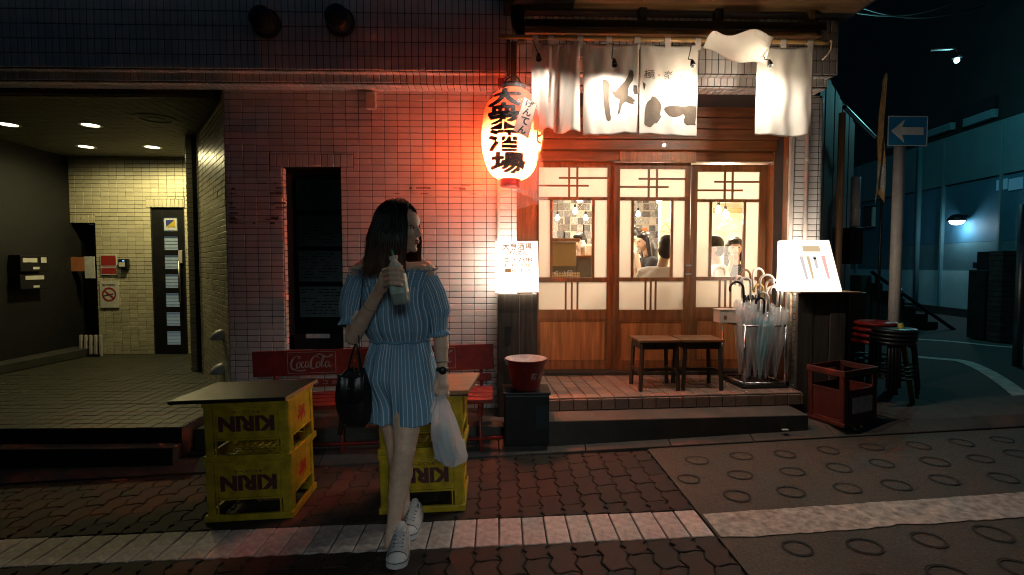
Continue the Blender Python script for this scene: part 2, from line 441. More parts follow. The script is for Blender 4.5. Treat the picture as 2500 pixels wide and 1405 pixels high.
for i in range(-2, 9):
    for j in range(-5, 2):
        p = o0 + cv * i + rv * j
        if p.x < 1.13 or p.x > 5 or abs(p.y - 2.415 - .05 * (p.x - 1)) < .2 or p.y > 3.45 + (p.x - 1) * .05 or p.y < 1.5: continue
        inst(rme, 'ring_groove', cp, (p.x + random.uniform(-.018, .018), p.y + random.uniform(-.016, .016), gz(p.x)), (0, tilt, 0), (random.uniform(.88, 1.1), random.uniform(.88, 1.1), 1))
pl = MB(); n = 120
for k in range(n + 1):
    t = k / n; x = 1.04 + t * 4.5; yc = 2.415 + .05 * (x - 1) + .012 * max(0, x - 2.5) ** 2; w = .118
    e0 = random.uniform(-.006, .006) - (.018 * max(0, math.sin(x * 7.3)) ** 8); e1 = random.uniform(-.006, .006)
    pl.v += [(x, yc - w - e0, gz(x) + .004), (x, yc + w + e1, gz(x) + .004)]
for k in range(n): pl.f.append((2 * k, 2 * k + 2, 2 * k + 3, 2 * k + 1))
pl.build('painted_line', 'paint_white', cp)
# unseen sun blocker added behind the camera: top screen, side screens and posts
ob = thing('sun_blocker', None, None, kind='structure')
B('fascia', 'concrete_dark', ob, -14, 16, -3.2, -3, 3.44, 6.6)  # added top screen, keeps the sun off the upper facade
B('side_screen', 'metal_dark', ob, -14, -.25, -3.15, -3.05, -.5, 3.439); B('side_screen', 'metal_dark', ob, 2.1, 16, -3.15, -3.05, -.5, 3.439)  # added side screens, let the sun through only around the woman
for xx_ in (-.14, 1.99): B('blocker_post', 'concrete_dark', ob, xx_ - .1, xx_ + .1, -3.19, -3.01, -.4, 3.439)
# kerb strip and steps
def ky(x): return 3.46 + .045 * (x - .3)
kb = MB()
def kerb_piece(x0, x1):
    q = []
    for x in (x0, x1):
        y = ky(x); q += [(x, y - .02, gz(x) - .1), (x, y - .02, gz(x) + .012), (x, y + .10, gz(x) + .06), (x, y + .55, gz(x) + .065), (x, y + .55, gz(x) - .1)]
    return MB().add(q, [(0, 1, 2, 3, 4), (9, 8, 7, 6, 5)] + [(i + 5, i + 6, i + 1, i) for i in range(4)])
ks = thing('kerb', None, None, kind='structure')
xx = -6.6
while xx < 5.4:
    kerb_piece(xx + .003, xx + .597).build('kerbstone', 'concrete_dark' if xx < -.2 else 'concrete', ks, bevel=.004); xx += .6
sp = MB().slab([(.22, 3.49), (2.24, 3.60), (2.24, 4.7), (.22, 4.7)], -.05, .222).build('lower_step', 'concrete', None, bevel=.006); tag(sp, kind='structure')
le = MB().slab([(-2.15, 3.62), (.219, 3.62), (.219, 4.10), (-2.15, 4.10)], -.1, .15).build('wall_ledge', 'concrete', None, bevel=.006); tag(le, kind='structure')
po = MB().slab([(.24, 3.73), (2.36, 3.865), (2.36, 4.72), (.24, 4.72)], .20, PZ - .008).build('shop_porch', 'concrete_dark', None); tag(po, kind='structure')
a_ = Vector((.24, 3.73, 0)); e_ = (Vector((2.36, 3.865, 0)) - a_).normalized(); p_ = Vector((-e_.y, e_.x, 0))
tile_field(po, a_ + Vector((0, 0, PZ - .008)), e_, p_, 2.12, .92, .105, .105, .006, 'porch_tile', singles=230, name='floor_tile', jitter=.001)
# nosing tiles and riser tiles of the porch
tile_field(po, a_ + Vector((0, 0, .225)) - p_ * .001, e_, (0, 0, 1), 2.12, .085, .105, .09, .006, 'porch_tile', singles=30, name='riser_tile')

# flats' entrance on the left
fl = MB().slab([(-7, 3.50), (-2.16, 3.50), (-2.16, 4.10), (-3.05, 5.32), (-3.05, 6.45), (-7, 6.45)], -.1, EZ - .008).build('entrance_floor', 'grout'); tag(fl, kind='structure')
tile_field(fl, (-6, 3.50, EZ - .008), (1, 0, 0), (0, 1, 0), 3.84, .62, .098, .098, .005, 'floor_tile', singles=230, name='floor_tile', want=lambda x, y: y * 1.0 - x * .35)
tile_field(fl, (-6, 4.12, EZ - .008), (1, 0, 0), (0, 1, 0), 3.8, 2.28, .098, .098, .005, 'floor_tile', singles=60, name='floor_tile', want=lambda x, y: y * 1.0 - x * .35)
es = MB().slab([(-7, 3.40), (-2.16, 3.40), (-2.16, 3.497), (-7, 3.497)], -.3, .095).build('entrance_step', 'concrete_dark', None, bevel=.005); tag(es, kind='structure')

# ================================================================ THE TILED BUILDING
bl = thing('tiled_building', 'two-tone tiled corner building with overhanging fascia above bench and shop front', 'building', (0, FY, 0))
def part(o, p): o.parent = p; o.matrix_parent_inverse = p.matrix_world.inverted(); return o
bl.location = (0, 0, 0)
WH0, WH1 = .15, 2.70
wx0, wx1 = W(692, 600, FY).x, W(834, 600, FY).x
wz0, wz1 = W(760, 857, FY).z, W(760, 408, FY).z
# wall slab with the window opening
wl = MB()
wl.box(XC, wx0, FY + .009, FY + .3, WH0, WH1); wl.box(wx1, XR, FY + .009, FY + .3, WH0, WH1)
wl.box(wx0, wx1, FY + .009, FY + .3, WH0, wz0); wl.box(wx0, wx1, FY + .009, FY + .3, wz1, WH1)
wall = wl.build('wall', 'grout', bl)
lant = W(1250, 420, FY)
PU, PV = .0995, .0497
hx0, hx1 = W(658, 390, FY).x - XC, W(862, 390, FY).x - XC
tile_field(wall, (XC, FY + .009, WH0), (1, 0, 0), (0, 0, 1), XR - XC, WH1 - WH0, PU, PV, .0048, 'tile', singles=300, u0=.06,
           want=lambda x, z: math.hypot(x + XC - lant.x, z + WH0 - lant.z + .35) if x + XC > W(845, 500, FY).x else 9 + x * -1,
           holes=[(wx0 - XC, wx1 - XC, wz0 - WH0, wz1 - WH0), (hx0, hx1, wz1 - WH0, wz1 - WH0 + .1), (hx0 + .02, wx1 - XC + .02, wz0 - .03 - WH0, wz0 - WH0)])
tile_field(wall, (XC + hx0, FY + .008, wz1), (1, 0, 0), (0, 0, 1), hx1 - hx0, .1, .0497, .1, .006, 'tile', name='header_tile', singles=14)
# window reveal and sloping sill
sill = MB(); n = 12
for k in range(n):
    xa = wx0 - .09 + (wx1 - wx0 + .11) * k / n + .003; xb = wx0 - .09 + (wx1 - wx0 + .11) * (k + 1) / n - .003
    sill.add([(xa, FY - .03, wz0 - .045), (xb, FY - .03, wz0 - .045), (xb, FY - .03, wz0 - .03), (xa, FY - .03, wz0 - .03), (xa, FY + .07, wz0 - .03), (xb, FY + .07, wz0 - .03), (xb, FY + .07, wz0 + .006), (xa, FY + .07, wz0 + .006)],
             [(0, 1, 2, 3), (3, 2, 6, 7), (0, 4, 5, 1), (1, 5, 6, 2), (0, 3, 7, 4)])
sill.build('window_sill', 'tile', wall)
tile_field(wall, (wx0 + .001, FY + .005, wz0), (0, 1, 0), (0, 0, 1), .07, wz1 - wz0, .07, PV, .005, 'tile', name='reveal_tile', singles=30)
# menu window
wn = MB().box(wx0, wx1, FY + .075, FY + .12, wz0, wz1).build('window', 'black_plastic', bl)
fr = MB()
for a, b2, c, d in ((wx0, wx0 + .05, wz0, wz1), (wx1 - .02, wx1, wz0, wz1), (wx0, wx1, wz1 - .05, wz1), (wx0, wx1, wz0, wz0 + .12)): fr.box(a, b2, FY + .055, FY + .08, c, d)
fr.build('window_frame', 'metal_dark', wn, bevel=.003)
for k, (ya, yb) in enumerate(((440, 512), (527, 602), (613, 688), (700, 775))):
    p0, p1 = W(724 + k * 3, yb, FY + .07), W(830 + k * 2, ya, FY + .07)
    pa = B('menu_sheet', 'paper_grey', wn, p0.x, p1.x, FY + .068, FY + .072, p0.z, p1.z)
    tx = MB(); rr = random.Random(k)
    for r in range(9):
        zz = p1.z - .02 - r * (p1.z - p0.z - .03) / 9; xa = p0.x + .015
        while xa < p1.x - .05:
            l = rr.uniform(.01, .05)
            if rr.random() < .7: tx.box(xa, xa + l, FY + .0665, FY + .0675, zz - .006, zz)
            xa += l + .012
    if tx.v: tx.build('print', 'ink_dark', wn)
b0 = W(748, 826, FY + .06); B('name_strip', 'paper_grey', wn, b0.x, b0.x + .19, FY + .052, FY + .054, b0.z, b0.z + .035)
clear_glass('window_glass', (.8, .85, .86), .06, .05)
B('pane', 'window_glass', wn, wx0 + .05, wx1 - .02, FY + .060, FY + .063, wz0 + .12, wz1 - .05)

# fascia: upper face, moulding, undersides
FX0, FX1 = -7.0, W(2048, 100, FU).x
ZU, ZM, ZT = W(900, 172, FU).z, W(900, 203, FM).z, 3.75
fa = MB(); fa.box(FX0, FX1, FU + .009, FU + .6, ZU, ZT); fa.box(FX0, FX1 - .03, FM + .009, FM + .6, ZM, ZU - .001)
fa.box(FX0, FX1 - .03, FM + .2, FM + .9, WH1 - .02, ZM - .001)
fas = fa.build('fascia', 'grout', bl)
tile_field(fas, (FX0, FU + .009, ZU), (1, 0, 0), (0, 0, 1), FX1 - FX0, ZT - ZU, .0497, .1035, .0058, 'tile', name='fascia_tile')
tile_field(fas, (FX0, FM + .009, ZM), (1, 0, 0), (0, 0, 1), FX1 - FX0 - .03, ZU - ZM - .002, .0497, .1, .0058, 'tile', name='moulding_tile')
tile_field(fas, (FX0, FM + .012, ZU - .0), (1, 0, 0), (0, -1, 0), FX1 - FX0 - .03, FM - FU - .005, .0497, .07, .006, 'tile', name='soffit_tile')
tile_field(fas, (FX0, FY + .02, ZM), (1, 0, 0), (0, -1, 0), FX1 - FX0 - .03, FY - FM + .005, .0497, .075, .006, 'tile', name='lower_soffit_tile')
# round hooded vents
for px, py in ((652, 60), (832, 56)):
    c = W(px, py, FU)
    v = MB().lathe([(.105, 0), (.105, .02), (.085, .03), (.085, .07), (.082, .115), (.05, .14), (.001, .148)], 28, (c.x, FU, c.z), Matrix.Rotation(R(90), 3, 'X')).build('vent_hood', 'metal_dark', bl, smooth=True, angle=40)
jb = W(907, 248, FY); B('junction_box', 'pipe_white', bl, jb.x - .04, jb.x + .04, FY - .035, FY + .002, jb.z - .065, jb.z + .06, .006)
# conduit down the wall beside the lantern
cx_ = W(1216, 560, FY).x
MB().tube([(cx_, FY - .02, 2.69), (cx_, FY - .02, .2)], .012, 10).build('conduit', 'pipe_white', bl, smooth=True)
for zz in (2.2, 1.5, .8): MB().tube([(cx_, FY - .02, zz), (cx_, FY - .02, zz + .02)], .017, 10).build('conduit_clip', 'pipe_white', bl)
# old glue stains left by notices
M('stain', (.26, .21, .19), .9, var=.5, vs=40)
sb = MB(); rr = random.Random(5)
def stain(px0, px1, py, th, dens):
    x = px0
    while x < px1:
        l = rr.uniform(6, 26)
        if rr.random() < dens:
            a, b2 = W(x, py + rr.uniform(-2, 2), FY), W(x + l, py + th * rr.uniform(.4, 1), FY)
            B('glue_stain', 'stain', wall, a.x, b2.x, FY - .0016, FY - .0006, b2.z, a.z)
        x += l
for y_, t_ in ((447, 4), (535, 4), (545, 3)): stain(560, 688, y_, t_, .5)
for y_ in range(458, 545, 12): stain(560, 568, y_, 6, .8); stain(660, 675, y_, 6, .7)
for y_, t_ in ((452, 4), (458, 6), (472, 3)): stain(962, 1165, y_, t_, .4)

# splayed side wall turning into the entrance
A = Vector((-3.05, 5.32, 0)); Bc = Vector((XC, FY + .009, 0)); u = (Bc - A).normalized()
pr = Vector((-u.y, u.x, 0)); pr = pr if pr.y > 0 else -pr
sw = MB().slab([(A.x, A.y), (Bc.x, Bc.y), (Bc.x + pr.x * .2 + .1, Bc.y + .25), (A.x + pr.x * .2, A.y + pr.y * .2)], EZ - .1, WH1 - .02).build('side_wall', 'grout', bl)
tile_field(sw, (A.x, A.y, EZ - .01), u, (0, 0, 1), (Bc - A).length, WH1 - .02 - EZ, PU, PV, .0048, 'tile_entrance', name='side_tile', v0=.01)
for pos, zc in ((.83, 1.31 - .62), (.80, .40)):
    c = A + u * (Bc - A).length * pos - pr * .004
    q = Matrix.Rotation(math.atan2(-pr.y, -pr.x), 3, 'Z') @ Matrix.Rotation(R(90), 3, 'Y')
    hood = MB().grid(14, 8, lambda s, t: Vector((c.x, c.y, zc)) + (-pr) * (.10 * math.sin(t * math.pi / 2) * (.25 + .75 * math.sin(s * math.pi))) + u * (.075 * math.cos(s * math.pi)) + Vector((0, 0, .085 * math.cos(t * math.pi / 2) * math.sin(s * math.pi)))).build('vent_cowl', 'pipe_white', bl, smooth=True)
    md = hood.modifiers.new('s', 'SOLIDIFY'); md.thickness = .004

# pier right of the shop front, with a rounded outer corner
pz0, pz1 = .1, 2.70
PY = 4.22
pier = MB().box(XP0, XP1 - .03, PY + .009, PY + .5, pz0, pz1).build('pier', 'grout', bl)
tile_field(pier, (XP0, PY + .009, pz0), (1, 0, 0), (0, 0, 1), XP1 - XP0 - .05, pz1 - pz0, PU, PV, .0048, 'tile', singles=0, name='pier_tile')
cor = MB()
for k in range(int((pz1 - pz0) / PV)):
    z0 = pz0 + k * PV + .0024; z1 = z0 + PV - .0048; pts = []
    for i in range(7):
        a = R(90 * i / 6); pts.append((XP1 - .047 + .045 * math.sin(a), PY + .047 - .046 * math.cos(a)))
    pts = pts + [(XP1 - .045, PY + .05)]
    cor.slab(pts, z0, z1)
tag(cor.build('corner_tile_field', 'tile', pier), kind='stuff')
dx = W(1963, 500, PY).x
MB().tube([(dx, PY - .025, 2.6), (dx, PY - .025, .2)], .016, 12).build('drainpipe', 'pipe_white', bl, smooth=True)
for zz in (2.15, 1.3): MB().tube([(dx, PY - .025, zz), (dx, PY - .025, zz + .03)], .021, 12).build('pipe_collar', 'pipe_white', bl)

# ================================================================ THE ENTRANCE OF THE FLATS
BY = 6.40; CZ = 2.62
en = thing('entrance_wall', 'cream tiled back wall of the lit entrance with glazed door', 'wall')
ex0, ex1 = W(168, 600, BY).x, -2.9
dx0, dx1 = W(372, 700, BY).x, W(452, 700, BY).x; dz1 = W(400, 507, BY).z
ox0, ox1 = ex0 - .0, W(237, 700, BY).x; oz1 = W(200, 545, BY).z
e = MB(); e.box(ox1, dx0, BY + .009, BY + .2, EZ, CZ); e.box(dx1, ex1, BY + .009, BY + .2, EZ, CZ); e.box(dx0, dx1, BY + .009, BY + .2, dz1, CZ); e.box(ox0, ox1, BY + .009, BY + .2, oz1, CZ)
ew = e.build('wall', 'grout', en)
tile_field(ew, (ex0, BY + .009, EZ), (1, 0, 0), (0, 0, 1), -3.2 - ex0, CZ - EZ, PU, PV, .005, 'tile_entrance', singles=300,
           want=lambda x, z: math.hypot(x + ex0 - W(300, 480, BY).x, (z + EZ - 1.8) * .7),
           holes=[(dx0 - ex0, dx1 - ex0, 0, dz1 - EZ), (ox0 - ex0 - .01, ox1 - ex0, 0, oz1 - EZ), (dx0 - ex0 - .05, dx1 - ex0 + .02, dz1 - EZ, dz1 - EZ + .1), (0, ox1 - ex0, oz1 - EZ, oz1 - EZ + .1)])
tile_field(ew, (dx0 - .05, BY + .008, dz1), (1, 0, 0), (0, 0, 1), dx1 - dx0 + .07, .1, PV, .1, .005, 'tile_entrance', name='header_tile', singles=12)
tile_field(ew, (ex0, BY + .008, oz1), (1, 0, 0), (0, 0, 1), ox1 - ex0, .1, PV, .1, .005, 'tile_entrance', name='header_tile', singles=12)
# glazed door: dark frame with seven square panes
gd = MB(); dw = dx1 - dx0; pc0, pc1 = W(396, 600, BY).x, W(430, 600, BY).x
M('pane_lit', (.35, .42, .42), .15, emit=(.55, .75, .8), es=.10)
rowsz = [(W(400, 531 + 46.5 * k + 33, BY).z, W(400, 531 + 46.5 * k, BY).z) for k in range(7)]
gd.box(dx0, pc0, BY + .03, BY + .07, EZ, dz1); gd.box(pc1, dx1, BY + .03, BY + .07, EZ, dz1)
prev = dz1
for z0, z1 in rowsz: gd.box(pc0, pc1, BY + .03, BY + .07, z1, prev); prev = z0
gd.box(pc0, pc1, BY + .03, BY + .07, EZ, prev)
gdo = gd.build('glazed_door', 'metal_dark', en, bevel=.004)
for z0, z1 in rowsz: B('pane', 'pane_lit', gdo, pc0, pc1, BY + .045, BY + .052, z0, z1)
gs = MB()
for z0, z1 in rowsz[1:]:
    for k in range(4): gs.box(pc0, pc1, BY + .041, BY + .043, z0 + (z1 - z0) * (k + .6) / 4, z0 + (z1 - z0) * (k + .68) / 4)
gs.build('lattice_bar', 'metal_dark', gdo)
z0, z1 = rowsz[0]
B('sticker', 'paper_grey', gdo, pc0 + .01, pc1 - .01, BY + .040, BY + .042, z0 + .01, z1 - .01)
M('yellow_print', (.55, .40, .04), .6); M('blue_print', (.03, .05, .22), .6)
MB().prism([(pc0 + .03, z0 + .05), (pc1 - .03, z0 + .05), (pc1 - .03, z1 - .03)], BY + .036, BY + .039).build('sticker_print', 'yellow_print', gdo)
MB().prism([(pc0 + .03, z0 + .055), (pc1 - .035, z1 - .03), (pc0 + .03, z1 - .03)], BY + .036, BY + .039).build('sticker_print', 'blue_print', gdo)
MB().tube([(dx1 - .05, BY - .03, EZ + .65), (dx1 - .05, BY - .03, EZ + 1.15)], .014, 10).build('handle', 'steel_dull', gdo, smooth=True)
B('lock_case', 'pipe_white', gdo, dx1 - .075, dx1 - .03, BY + .0, BY + .03, EZ + 1.12, EZ + 1.28, .006)
# things on the entrance wall
def wall_thing(name, label, cat, px0, py0, px1, py1, mat, t=.012, Y=BY):
    a, b2 = W(px0, py1, Y), W(px1, py0, Y)
    r = thing(name, label, cat, (a.x, Y, a.z)); w, h = b2.x - a.x, b2.z - a.z
    B('panel', mat, r, 0, w, -t, -.004, 0, h, .002); return r, w, h
r, w, h = wall_thing('notice', 'red and white notice on the cream tiled entrance wall', 'notice', 248, 622, 286, 672, 'paper_white')
for a, b2 in ((.06, .34), (.47, .95)): B('red_field', 'red_sign', r, w * .05, w * .95, -.014, -.0125, h * a, h * b2)
B('text_line', 'red_sign', r, w * .12, w * .88, -.014, -.0125, h * .39, h * .42)
r, w, h = wall_thing('no_smoking_sign', 'white no smoking sign with red ring below the red notice', 'sign', 247, 688, 290, 752, 'paper_white')
MB().lathe([(w * .30, -.001), (w * .38, -.001), (w * .38, .001), (w * .30, .001), (w * .30, -.001)], 32, (w * .5, -.0135, h * .52), Matrix.Rotation(R(90), 3, 'X')).build('red_ring', 'red_sign', r)
MB().box(-w * .33, w * .33, -.001, .001, -w * .035, w * .035, Matrix.Translation((w * .5, -.0145, h * .52)) @ Matrix.Rotation(R(40), 4, 'Y')).build('red_bar', 'red_sign', r)
MB().box(-w * .24, w * .24, -.001, .001, -w * .03, w * .03, Matrix.Translation((w * .48, -.0135, h * .50)) @ Matrix.Rotation(R(-12), 4, 'Y')).build('cigarette', 'ink_dark', r)
text_on('sign_text', '館内禁煙', 'ink_dark', r, (w * .15, -.0135, h * .83), (w * .7, 0, 0), (0, 0, h * .09), .01)
r, w, h = wall_thing('intercom', 'small black and white intercom beside the red notice', 'intercom', 296, 633, 317, 656, 'black_plastic', .05)
B('face_plate', 'paper_white', r, w * .1, w * .75, -.052, -.0505, h * .2, h * .65)
M('blue_led', (.1, .2, .5), .4, emit=(.2, .5, 1), es=1.5); B('display', 'blue_led', r, w * .5, w * .7, -.052, -.0505, h * .75, h * .88)
# dark opening, its door leaf, papers and a low railing
iw = thing('service_door', 'dark service doorway left of the cream entrance wall', 'doorway')
B('door_leaf', 'metal_dark', iw, ex0 - .05, ox1, BY + .28, BY + .33, EZ, oz1)
B('door_frame', 'metal_dark', iw, ox1 - .05, ox1 - .002, BY + .05, BY + .1, EZ, oz1 - .002)
r, w, h = wall_thing('orange_poster', 'orange poster hanging in the dark service doorway', 'poster', 157, 628, 208, 663, 'orange_paper')
r, w, h = wall_thing('hanging_notice', 'pale paper notice hanging beside the orange poster', 'notice', 209, 627, 232, 680, 'paper_grey')
rl = thing('low_railing', 'low pale railing in front of the dark service doorway', 'railing')
for k in range(5):
    p = W(193 + k * 12, 800, BY - .15); B('baluster', 'pipe_white', rl, p.x, p.x + .025, BY - .16, BY - .13, EZ, EZ + .26, .003)
p = W(188, 800, BY - .15); q = W(244, 800, BY - .15); B('rail', 'metal_dark', rl, p.x, q.x, BY - .165, BY - .125, EZ + .005, EZ + .03)
# dark left wall with letter boxes
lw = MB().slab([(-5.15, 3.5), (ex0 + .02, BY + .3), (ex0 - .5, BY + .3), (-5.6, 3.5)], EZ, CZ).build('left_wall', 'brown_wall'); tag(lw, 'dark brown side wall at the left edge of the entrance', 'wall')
pf = MB().slab([(-5.10, 3.9), (ex0 + .3, BY), (ex0 - .2, BY), (-5.6, 3.9)], EZ, EZ + .10).build('entrance_plinth', 'concrete_dark', None, bevel=.01); tag(pf, kind='structure')
LD = Vector((ex0 + .02, BY + .3, 0)) - Vector((-5.15, 3.5, 0)); LU = LD.normalized(); LN = Vector((LU.y, -LU.x, 0))
def on_left(px, py):                           # where a sight line meets the left wall
    d = ray(px, py); o = Vector((0, 0, CAMZ)); q = Vector((-5.15, 3.5, 0)); t = (q - o).dot(LN) / d.dot(LN); return o + d * t
for k, (x0, y0, x1, y1, bits) in enumerate(((22, 622, 92, 664, ((26, 631, 62, 641), (72, 629, 85, 642), (52, 652, 68, 658))), (22, 668, 94, 708, ((33, 673, 79, 684), (53, 697, 68, 703))))):
    a, b2 = on_left(x0, y1), on_left(x1, y0); wd = (Vector((b2.x, b2.y, 0)) - Vector((a.x, a.y, 0))).length
    r = thing('letter_box', ['upper dark letter box with pale stickers on the left wall', 'lower dark letter box with pale name strip on the left wall'][k], 'letter box', (a.x, a.y, a.z), math.atan2(LU.y, LU.x), 'letter boxes')
    B('box', 'metal_dark', r, 0, wd, -.12, 0, 0, b2.z - a.z - .01, .006)
    B('slot', 'black_plastic', r, wd * .1, wd * .9, -.123, -.1205, (b2.z - a.z) * .85, (b2.z - a.z) * .92)
    for q in bits:
        c, d = on_left(q[0], q[3]), on_left(q[2], q[1])
        ua = (Vector((c.x, c.y, 0)) - Vector((a.x, a.y, 0))).length; ub = (Vector((d.x, d.y, 0)) - Vector((a.x, a.y, 0))).length
        B('name_plate', 'paper_white', r, ua, ub, -.125, -.1215, c.z - a.z, d.z - a.z)
# square pillar between entrance and splayed wall
pl0, pl1 = W(457, 600, 5.36).x, W(498, 600, 5.36).x
pi = thing('entrance_pillar', 'dark slim tiled pillar at the right side of the entrance', 'pillar')
B('shaft', 'grout', pi, pl0 + .006, pl1 + .1, 5.37, 5.62, EZ, CZ)
tile_field(pi, (pl0, 5.372, EZ), (1, 0, 0), (0, 0, 1), pl1 - pl0 - .09, CZ - EZ, .0995, PV, .005, 'tile_entrance', name='tile', singles=46)
B('corner_strip', 'metal_dark', pi, pl1 - .085, pl1, 5.33, 5.37, EZ, CZ, .004)
# ceiling with downlights and a round grille
ce = MB().slab([(-7, 4.09), (-2.2, 4.09), (-2.2, 6.6), (-7, 6.6)], CZ, CZ + .1).build('entrance_ceiling', 'grout'); tag(ce, kind='structure')
tile_field(ce, (-6, 6.58, CZ), (1, 0, 0), (0, -1, 0), 3.75, 2.45, .1, .05, .004, 'ceiling_panel', name='ceiling_tile')
glow('downlight_glow', (1, .93, .66), 9)
for k, (x, y) in enumerate(((-4.56, 4.95), (-3.81, 4.95), (-4.56, 5.85), (-3.84, 5.85))):
    r = thing('downlight', ['front left', 'front right', 'back left', 'back right'][k] + ' round downlight in the entrance ceiling', 'downlight', (x, y, CZ), 0, 'entrance downlights')
    MB().lathe([(.095, -.004), (.095, -.014), (.07, -.014), (.07, -.004)], 28).build('trim_ring', 'pipe_white', r, smooth=True, angle=30)
    MB().lathe([(.069, -.0105), (.001, -.0105)], 28).build('lens', 'downlight_glow', r)
    if k != 0: lamp('bulb', (0, 0, -.04), (0, 3, 12, 64)[k], (1, .86, .40), r, .05, 'SPOT', (172, .5))
    else: lamp('bulb', (0, 0, -.04), .3, (1, .86, .40), r, .05, 'SPOT', (120, .7))
g0 = G(380, 288, CZ, 0)
r = thing('ceiling_grille', 'round dark grille in the entrance ceiling', 'grille', (g0.x, g0.y, CZ))
MB().lathe([(.17, -.002), (.17, -.014), (.12, -.018), (.115, -.006), (.07, -.008), (.06, -.016), (.001, -.016)], 28).build('rim', 'ceiling_panel', r, smooth=True, angle=30)

# ================================================================ THE SHOP FRONT
cloth_translucent('frosted', (.78, .72, .64), (.95, .90, .82), .72, bump=.6, var=.05)
clear_glass('clear_glass', (.97, .96, .93), .05, .02)
sf = thing('storefront', 'wooden shop front with three glazed sliding doors behind the curtain', 'shop front')
X = lambda px, Y=DY: W(px, 650, Y).x
Z = lambda py, Y=DY: W(1590, py, Y).z
def fbox(name, mat, parent, px0, px1, py0, py1, y0, y1, Y=DY, bevel=.003):
    return B(name, mat, parent, X(px0, Y), X(px1, Y), y0, y1, Z(py1, Y), Z(py0, Y), bevel)
# head boards, posts, threshold
lb = MB(); x0, x1 = X(1262, 4.45), X(1940, 4.45)
for k, (a, b2) in enumerate(((2.69, 2.585), (2.58, 2.49), (2.485, 2.40))):
    B('lintel_board', 'wood_lintel', sf, x0 - .12, x1, 4.45 + k * .012, 4.50 + k * .012, b2, a, .003)
B('door_head', 'wood_door_h', sf, x0 - .12, x1, 4.50, 4.58, Z(372), 2.398, .004)
B('door_head_track', 'wood_door_h', sf, x0 - .12, x1, 4.56, 4.72, Z(396), Z(372) - .001, .004)
fbox('head_panel', 'wood_panel', sf, 1508, 1690, 366, 400, 4.545, 4.558)
fbox('post', 'wood_door', sf, 1255, 1309, 396, 915, 4.55, 4.72)
fbox('post', 'wood_door', sf, 1874, 1893, 372, 915, 4.53, 4.72)
rv = MB().slab([(X(1894), 4.62), (XP0 - .045, 4.24), (XP0 - .012, 4.24), (X(1894) + .12, 4.62)], PZ, 2.69).build('side_reveal', 'wood_door', sf)
B('trim_strip', 'pipe_white', sf, XP0 - .045, XP0 - .012, 4.205, 4.236, PZ, 2.69, .004)
B('threshold', 'wood_dark', sf, x0 - .1, X(1893), 4.50, 4.74, PZ, PZ + .03, .004)
def sliding_door(x0, x1, g0, g1, y_off, top, rows, clear, bars_v, bars_h, low):
    """x0..x1 leaf, g0..g1 glass, rows = top glass, middle, lower, panel limits"""
    Y0, Y1 = DY + y_off, DY + y_off + .032
    f = MB()
    def add(a, b2, c, d): f.box(X(a), X(b2), Y0, Y1, Z(d), Z(c))
    t0, t1, m0, m1, l0, l1, p0, p1 = rows
    add(x0, g0, top, 908); add(g1, x1, top, 908)
    add(g0, g1, top, t0); add(g0, g1, t1, m0); add(g0, g1, m1, l0); add(g0, g1, l1, p0); add(g0, g1, p1, 908)
    d = f.build('sliding_door', 'wood_door', sf)
    def pane(name, mat, a, b2, c, e): B(name, mat, d, X(a), X(b2), Y0 + .014, Y0 + .018, Z(e), Z(c))
    pane('frosted_pane', 'frosted', g0, g1, t0, t1)
    c0, c1 = clear
    pane('frosted_pane', 'frosted', g0, c0 - 6, m0, m1); pane('frosted_pane', 'frosted', c1 + 6, g1, m0, m1)
    pane('clear_pane', 'clear_glass', c0, c1, m0, m1); pane('frosted_pane', 'frosted', g0, g1, l0, l1)
    for a in (c0 - 6, c1): B('glazing_bar', 'wood_door', d, X(a), X(a + 6), Y0 + .004, Y0 + .028, Z(m1), Z(m0))
    for a in bars_v: B('lattice_bar', 'wood_door', d, X(a - 2.4), X(a + 2.4), Y0 + .003, Y0 + .013, Z(t1), Z(t0))
    for a, b2, c in bars_h: B('lattice_bar', 'wood_door_h', d, X(a), X(b2), Y0 + .001, Y0 + .011, Z(c + 2.2), Z(c - 2.2))
    for a in low: B('lattice_bar', 'wood_door', d, X(a - 2.2), X(a + 2.2), Y0 + .003, Y0 + .013, Z(l1), Z(l0))
    pa = B('panel', 'wood_panel', d, X(g0), X(g1), Y0 + .012, Y0 + .022, Z(p1), Z(p0))
    mo = MB()
    for a, b2, c, e in ((g0, g0 + 5, p0, p1), (g1 - 5, g1, p0, p1), (g0 + 5, g1 - 5, p0, p0 + 5), (g0 + 5, g1 - 5, p1 - 5, p1)): mo.box(X(a), X(b2), Y0 + .004, Y0 + .012, Z(e), Z(c))
    mo.build('panel_moulding', 'wood_door', d, bevel=.002)
    return d
sliding_door(1310, 1499, 1316, 1484, .036, 394, (408, 481, 488, 678, 689, 757, 781, 885), (1350, 1447), (1390, 1410), ((1365, 1484, 434), (1316, 1438, 453)), (1383, 1398, 1412))
d2 = sliding_door(1498, 1683, 1512, 1671, .0, 398, (413, 482, 490, 678, 687, 757, 783, 885), (1547, 1637), (1582, 1602), ((1557, 1671, 437), (1512, 1630, 457)), (1577, 1590, 1602))
sliding_door(1688, 1873, 1704, 1856, .036, 400, (417, 485, 492, 677, 685, 752, 780, 885), (1741, 1818), (1771, 1790), ((1745, 1856, 442), (1704, 1815, 463)), (1763, 1777, 1790))
for py in (649, 670): fbox('latch_plate', 'steel_dull', d2, 1673, 1687, py - 2, py + 2, DY - .012, DY - .002)

